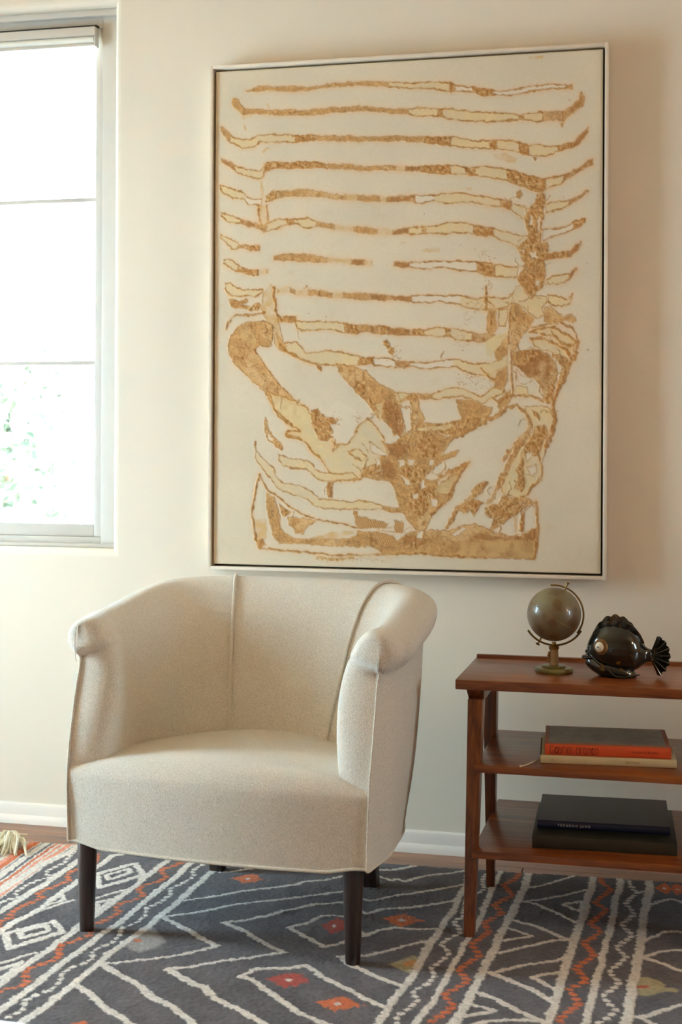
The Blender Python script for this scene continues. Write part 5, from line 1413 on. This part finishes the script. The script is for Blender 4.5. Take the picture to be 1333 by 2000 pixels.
# ------------------------------------------------------------------ the globe
def make_globe():
    c = Vector((-0.307, -0.432, 0.0))
    root = empty('desk_globe', (c.x, c.y, TOPZ))
    tag(root, 'small antique globe in a brass meridian on an olive round base', 'globe')
    R = 0.0685; zc = 0.759 - TOPZ
    base = MB().lathe([(0.0470, 0), (0.0485, .002), (0.0485, .0085), (0.0465, .011), (0.030, .0115)], n=48).build('base', M['green_base'], root)
    MB().lathe([(0.0300, .0112), (0.0300, .0155), (0.0285, .0172), (0.012, .0175)], n=40).build('step', M['green_base'], base)
    MB().lathe([(0.0122, .016), (0.0120, .020), (0.0112, .056), (0.0114, .058)], n=28).build('stem', M['stem'], root)
    MB().lathe([(0.0126, .0575), (0.0132, .0595), (0.0132, .0640), (0.0105, .0655), (0.0105, .0670), (0.0065, .0690), (0.005, .0755)], n=28).build('collar', M['brass'], root)
    e = MB()
    for k, (dz, dx) in enumerate(((0.0, 0), (.006, .0015), (.012, -.0005), (.018, .001))):
        e.box(-0.0125 + dx - .003, -0.0125 + dx + .004, -.0085, -.0035, .027 + dz, .0335 + dz, .0012, 1)
    e.build('emblem', M['brass'], root)
    g = MB().sphere((0, 0, 0), R, 64, 36).build('sphere', M['globe'], root, 180)
    g.location = (0, 0, zc); g.rotation_euler = (math.radians(20), math.radians(27), 0.7)
    # equator seam
    eq = MB()
    nb = 90
    eq.tube([(math.cos(2 * PI * k / nb) * (R + .0001), math.sin(2 * PI * k / nb) * (R + .0001), 0) for k in range(nb + 1)], .00045, 5, False)
    eq.build('equator_line', M['brass'], g)
    def arc(r, a0, a1, rad, flat=1.0):
        n = 48
        return [(r * math.cos(math.radians(a0 + (a1 - a0) * k / n)), 0, zc + r * math.sin(math.radians(a0 + (a1 - a0) * k / n))) for k in range(n + 1)]
    MB().tube(arc(0.0745, 97, -38, 0), 0.0023, 8).build('meridian', M['brass'], root)
    MB().tube(arc(0.0790, -30, -147, 0), 0.0025, 8).build('cradle_arm', M['brass'], root)
    for a, s in ((67, 1), (-118, 1)):
        d = Vector((math.cos(math.radians(a)), 0, math.sin(math.radians(a))))
        k = MB()
        p = Vector((0, 0, zc))
        k.tube([p + d * (R - .001), p + d * .0875], .0022, 10)
        k.tube([p + d * .0855, p + d * .0870, p + d * .0885, p + d * .090], [.0035, .0062, .0062, .004], 14)
        k.build('axis_knob', M['brass'], root)


make_globe()


# ------------------------------------------------------------------ the ceramic fish
def make_fish():
    ox, oy = -0.148, -0.462
    root = empty('ceramic_fish', (ox, oy, TOPZ))
    tag(root, 'black glazed ceramic fish with one big round ivory eye, right of the globe', 'figurine')
    G = M['black_glaze']
    st = [(-.0745, .066, .006, .008), (-.070, .067, .020, .018), (-.058, .071, .039, .033), (-.040, .0735, .0545, .045), (-.016, .0745, .0625, .052), (.010, .0735, .0625, .053), (.034, .0705, .0565, .047), (.052, .066, .0455, .036), (.064, .0605, .030, .023), (.074, .0565, .019, .014), (.086, .055, .015, .010)]
    P = crom(np.array(st), 4)
    n = 40
    rows = [[(x, ry * math.cos(2 * PI * k / n), zc + rz * math.sin(2 * PI * k / n)) for k in range(n)] for x, zc, rz, ry in P]
    MB().grid(rows, closed=True, capa=True, capb=True).build('body', G, root, 75)
    # hull of the chin running from the mouth down into the foot
    hull = crom(np.array([(.002, .046, .034, .000), (.001, .049, .037, .004), (-.010, .056, .041, .016), (-.026, .052, .038, .030), (-.043, .036, .026, .043), (-.058, .022, .015, .050)]), 3)
    rows = [[(cx + rx * math.cos(2 * PI * k / n), ry * math.sin(2 * PI * k / n), z) for k in range(n)] for cx, rx, ry, z in hull]
    MB().grid(rows, closed=True, capa=True, capb=True).build('foot', G, root, 75)
    # pouting lips
    for nm, z, x, k0 in (('upper_lip', .0590, -.0700, 1.0), ('lower_lip', .0445, -.0780, -.6)):
        n2 = 20
        pts = []
        for k in range(n2 + 1):
            a = -PI * .60 + PI * 1.20 * k / n2
            pts.append((x + .020 - .024 * math.cos(a), .021 * math.sin(a), z + .0012 - k0 * .0042 * (1 - math.cos(a))))
        rr = [.0012 + .0040 * math.sin(PI * k / n2) ** .7 for k in range(n2 + 1)]
        MB().tube(pts, rr, 10).build(nm, G, root, 75)
    # two scalloped crests lying over the back
    def crest(ysh, lift, x0, x1, ph, lob):
        m = 90
        lo = []; up = []; up2 = []; lo2 = []; md = []; md2 = []
        for k in range(m + 1):
            t = k / m
            x = x0 + (x1 - x0) * t
            zt = np.interp(x, P[:, 0], P[:, 1] + P[:, 2])
            env = math.sin(PI * min(1, max(0, t))) ** .55
            s_ = abs(math.sin(t * PI * lob + ph))
            hgt = lift * env * (.62 + .38 * s_)
            yy = ysh * (.35 + .65 * env)
            bow = .0022 * math.sin(2 * (t * PI * lob + ph))
            zb = zt - .010 * env - .002
            q = .0022
            lo.append((x, yy - q, zb)); md.append((x, yy * 1.18 - q + bow * .5, zb + (zt - zb + hgt) * .6)); up.append((x + .003, yy * 1.30 - q * .5 + bow, zt + hgt))
            lo2.append((x, yy + q, zb)); md2.append((x, yy * 1.18 + q + bow * .5, zb + (zt - zb + hgt) * .6)); up2.append((x + .003, yy * 1.30 + q * .5 + bow, zt + hgt))
        MB().grid([lo, md, up, up2, md2, lo2]).build('crest', G, root, 60)
    crest(-.020, .0075, -.060, .066, .3, 5.5)
    crest(.012, .0165, -.062, .040, .2, 4.5)
    # ribbed tail fan
    b = MB(); rows1 = []; rows2 = []
    m, q = 56, 9
    for j in range(q + 1):
        f = j / q
        r = .006 + .046 * f
        l1 = []; l2 = []
        for k in range(m + 1):
            t = k / m
            a = math.radians(74 - 146 * t)
            sc = 1 + (.085 * abs(math.sin(t * PI * 7)) - .04) * f ** 3
            rip = .0048 * math.cos(t * PI * 14) * f
            x = .078 + r * sc * (.18 + .82 * math.cos(a)); z = .0545 + r * sc * math.sin(a) * (.80 + .2 * f)
            th = .0042 * (1 - .62 * f)
            l1.append((x, rip - th, z)); l2.append((x, rip + th, z))
        rows1.append(l1); rows2.append(l2)
    b.grid(rows1); b.grid([r[::-1] for r in rows2]); b.grid([rows1[-1], rows2[-1]]); b.grid([rows2[0], rows1[0]])
    b.grid([[r[0] for r in rows1], [r[0] for r in rows2]]); b.grid([[r[-1] for r in rows2], [r[-1] for r in rows1]])
    b.build('tail', G, root, 60)
    # thin barbel sweeping from the mouth down along the foot
    pts = crom(np.array([(-.070, -.014, .0600), (-.058, -.027, .0500), (-.044, -.036, .0385), (-.030, -.0395, .0300), (-.018, -.041, .0200), (-.006, -.041, .0085), (.012, -.040, .0040), (.030, -.037, .0062), (.048, -.029, .0085), (.058, -.024, .0100)]), 5)
    rr = [.0016 + .0016 * math.sin(PI * k / (len(pts) - 1)) for k in range(len(pts))]
    MB().tube([tuple(p) for p in pts], rr, 8).build('barbel', G, root, 75)
    # eye on the side turned to the room
    ex, ez = -.0390, .0780
    i = int(np.argmin(abs(P[:, 0] - ex)))
    ey = -P[i, 3] * math.sqrt(max(0, 1 - ((ez - P[i, 1]) / P[i, 2]) ** 2))
    nv = Vector((-.60, -1.0, .05)).normalized()
    t1 = Vector((0, 0, 1)).cross(nv).normalized(); t2 = nv.cross(t1)
    c0 = Vector((ex, ey, ez))
    def dome(rad, h0, h1, nm, mat, parent):
        rows = []
        for j in range(7):
            a = j / 6 * PI / 2
            rr, hh = rad * math.cos(a), h0 + (h1 - h0) * math.sin(a)
            rows.append([tuple(c0 + nv * hh + t1 * max(rr, 1e-5) * math.cos(2 * PI * k / 28) + t2 * max(rr, 1e-5) * math.sin(2 * PI * k / 28)) for k in range(28)])
        return MB().grid(rows, closed=True, capa=True, capb=True).build(nm, mat, parent, 60)
    e = dome(.0205, -.004, .0052, 'eye_ring', M['eye_ring'], root)
    dome(.0128, .002, .0088, 'eye', M['eye_white'], e)
    dome(.0030, .006, .0098, 'pupil', M['pupil'], e)


make_fish()


# ------------------------------------------------------------------ books
def text_mesh(body, size, extr=0.0001, space=1.0):
    cu = bpy.data.curves.new('txt', 'FONT'); cu.body = body; cu.size = size; cu.extrude = extr; cu.space_character = space
    ob = bpy.data.objects.new('txt', cu); COL.objects.link(ob)
    dg = bpy.context.evaluated_depsgraph_get()
    me = bpy.data.meshes.new_from_object(ob.evaluated_get(dg))
    v = [p.co.copy() for p in me.vertices]; f = [tuple(p.vertices) for p in me.polygons]
    bpy.data.objects.remove(ob, do_unlink=True)
    return v, f


def book(name, label, loc, rz, w, d, t, cover, hard=True, top=None):
    """lies flat, spine toward -y; origin at front-left bottom corner"""
    root = empty(name, loc, rz)
    tag(root, label, 'book')
    bt = 0.0026 if hard else 0.0008
    ov = 0.003 if hard else 0.0003
    MB().box(0, w, 0.0, d, 0, bt, 0.0006, 1).build('cover_board', cover, root)
    MB().box(0, w, 0.0, d, t - bt, t, 0.0006, 1).build('cover_board', top or cover, root)
    # rounded spine
    rows = []
    for k in range(9):
        a = -PI / 2 + PI * k / 8
        rows.append([(x, -0.0035 * math.cos(a), t / 2 + (t / 2 - .0003) * math.sin(a)) for x in (0, w)])
    inner = [[(x, 0.002, t / 2 + (t / 2 - .0003) * math.sin(-PI / 2 + PI * k / 8)) for x in (0, w)] for k in range(9)][::-1]
    MB().grid(rows + inner + [rows[0]]).build('spine', cover, root, 60)
    MB().box(ov, w - ov, 0.002, d - ov, bt, t - bt).build('page_block', M['pages'], root)
    return root


def on_spine(root, verts, faces, x, z, mat, name, y=-0.0037):
    v = [(x + p[0], y - p[2], z + p[1]) for p in verts]
    return place(name, mesh_from(name, v, faces, 0), mat, root)


def ticks(n, w, h, seed):
    r = random.Random(seed); b = MB(); x = 0
    for k in range(n):
        hh = h * r.uniform(.7, 1.0)
        b.box(x, x + w * .34 / n, 0, hh, -.0001, .0001)
        if r.random() < .6: b.box(x, x + w * .66 / n, hh * .8, hh, -.0001, .0001)
        if r.random() < .4: b.box(x, x + w * .6 / n, 0, hh * .2, -.0001, .0001)
        x += w / n * (1.0 if r.random() < .86 else 1.5)
    return b.v, b.f


a4 = math.radians(4.6)
cb = book('hardcover_book', 'cream cloth hardcover lying under the orange book on the middle shelf', (-0.325, -0.590, MIDZ), a4, 0.326, 0.235, 0.0205, M['cream_book'])
v, f = ticks(2, .006, .008, 1); on_spine(cb, v, f, .026, .006, M['faint_ink'], 'spine_mark')
v, f = ticks(9, .034, .006, 2); on_spine(cb, v, f, .205, .008, M['faint_ink'], 'spine_mark')
MB().box(-.0012, .0022, .006, .20, -.0001, .0209, .0003, 1).build('edge_band', M['dark_band'], cb)  # thin dark band along the left edge of the book
rb = MB().tube([tuple(p) for p in crom(np.array([(.004, .030, .0045), (-.006, .022, .004), (-.020, -.004, .0024), (-.031, -.028, .002), (-.043, -.047, .0022), (-.047, -.055, .0028)]), 5)], 0.0016, 7, True)
rb.sphere((-.047, -.055, .0034), .0030, 10, 8)
rb.build('marker_ribbon', M['ribbon'], cb, 60)
ob = book('hardcover_book', 'orange-spined hardcover with a grey picture on its cover, top of the middle shelf', (-0.315, -0.585, MIDZ + .0206), a4, 0.303, 0.222, 0.0275, M['orange_cloth'], True, M['rose_board'])
MB().box(.010, .292, .022, .214, .0274, .0278).build('cover_picture', M['grey_print'], ob, 0)

# title drawn in tall thin strokes
def glyphs():
    def arc(cx, cy, rx, ry, a0, a1, n=14):
        return [(cx + rx * math.cos(math.radians(a0 + (a1 - a0) * k / n)), cy + ry * math.sin(math.radians(a0 + (a1 - a0) * k / n))) for k in range(n + 1)]
    return {
        'G': ([[(.0, .0), (.0, .78)] + arc(.25, .78, .25, .22, 180, 20), arc(.28, .10, .22, .12, 200, 360) + [(.5, .38), (.30, .38)]], .68),
        'a': ([arc(.22, .42, .22, .42, 60, 330), arc(.30, .42, .18, .42, 90, 270), [(.42, .84), (.42, 0)]], .56),
        'b': ([[(.0, .95), (.0, .0)], arc(.08, .36, .34, .36, 100, -80)], .56),
        'r': ([[(.0, .0), (.0, .9)], arc(.2, .68, .2, .2, 170, 40)], .46),
        'i': ([[(.06, .0), (.06, .72)], [(.06, .86), (.07, .9)]], .22),
        'e': ([[(.02, .45), (.40, .52)] + arc(.21, .45, .20, .43, 20, 320)], .54),
        'l': ([[(.06, 1.0), (.06, .08), (.16, .0)]], .26),
        'o': ([arc(.24, .44, .24, .44, 0, 360, 20), arc(.14, .44, .14, .38, 100, 260)], .60),
        'z': ([[(.0, .86), (.42, .86), (.0, .0), (.44, .0)], [(.08, .80), (.34, .80)]], .56),
        'c': ([arc(.24, .44, .24, .44, 50, 310), arc(.30, .44, .20, .38, 80, 280)], .52),
        ' ': ([], .55)}


gl = glyphs()
b = MB(); x = 0.0
H_, W_ = 0.0185, 0.0185
for ch in 'Gabriel orozco':
    st, adv = gl[ch]
    for s in st:
        b.tube([(x + p[0] * W_, p[1] * H_, 0) for p in s], 0.00062, 5, True, 0.4)
    x += adv * W_
k = 0.118 / x
b.v = [(p[0] * k, p[1], p[2]) for p in b.v]
on_spine(ob, b.v, b.f, .013, .0045, M['ink'], 'spine_title')
v, f = ticks(18, .062, .0042, 5); on_spine(ob, v, f, .205, .0125, M['ink'], 'spine_imprint')

a2 = math.radians(2.6)
bx = empty('book_box', (-0.3415, -0.622, LOWZ), a2)
tag(bx, 'thick olive-black boxed book lying under the navy book on the lowest shelf', 'book')
MB().box(0, .344, 0, .31, 0, .0300, .0015, 2).build('slipcase', M['black_box'], bx)
MB().box(.004, .340, .304, .3112, .003, .0270).build('page_block', M['pages'], bx)
nv_ = book('softcover_book', 'navy softcover book with white spine letters, top of the lowest shelf', (-0.336, -0.548, LOWZ + .0301), a2, 0.322, 0.262, 0.0190, M['navy'], False)
v, f = text_mesh('YEONDOO JUNG', .0078, .0001, 1.5)
w_ = max(p[0] for p in v); s_ = .079 / w_
on_spine(nv_, [(p[0] * s_, p[1], p[2]) for p in v], f, .050, .0070, M['white_ink'], 'spine_title')
v, f = ticks(6, .034, .007, 8)
me = mesh_from('cover_title', [(.068 - p[1], .030 + p[0], .01915 + p[2]) for p in v], f, 0); place('cover_title', me, M['faint_ink'], nv_)
v, f = ticks(8, .040, .004, 9)
me = mesh_from('cover_title', [(.078 - p[1], .030 + p[0], .01915 + p[2]) for p in v], f, 0); place('cover_title', me, M['faint_ink'], nv_)

# ------------------------------------------------------------------ corner of a white round table in the foreground
wt = empty('coffee_table', (-0.885, -2.795, 0.0))
tag(wt, 'white round table, only its rim showing at the bottom left corner', 'table')
MB().lathe([(.20, .396), (.455, .398), (.468, .402), (.470, .410), (.466, .419), (.455, .4215), (.01, .4215)], n=96).build('table_top', M['white_top'], wt)
MB().lathe([(.035, .012), (.032, .05), (.030, .398)], n=28).build('column', M['white_top'], wt)
MB().lathe([(.20, .0), (.20, .008), (.17, .014), (.035, .018)], n=56).build('foot', M['white_top'], wt)
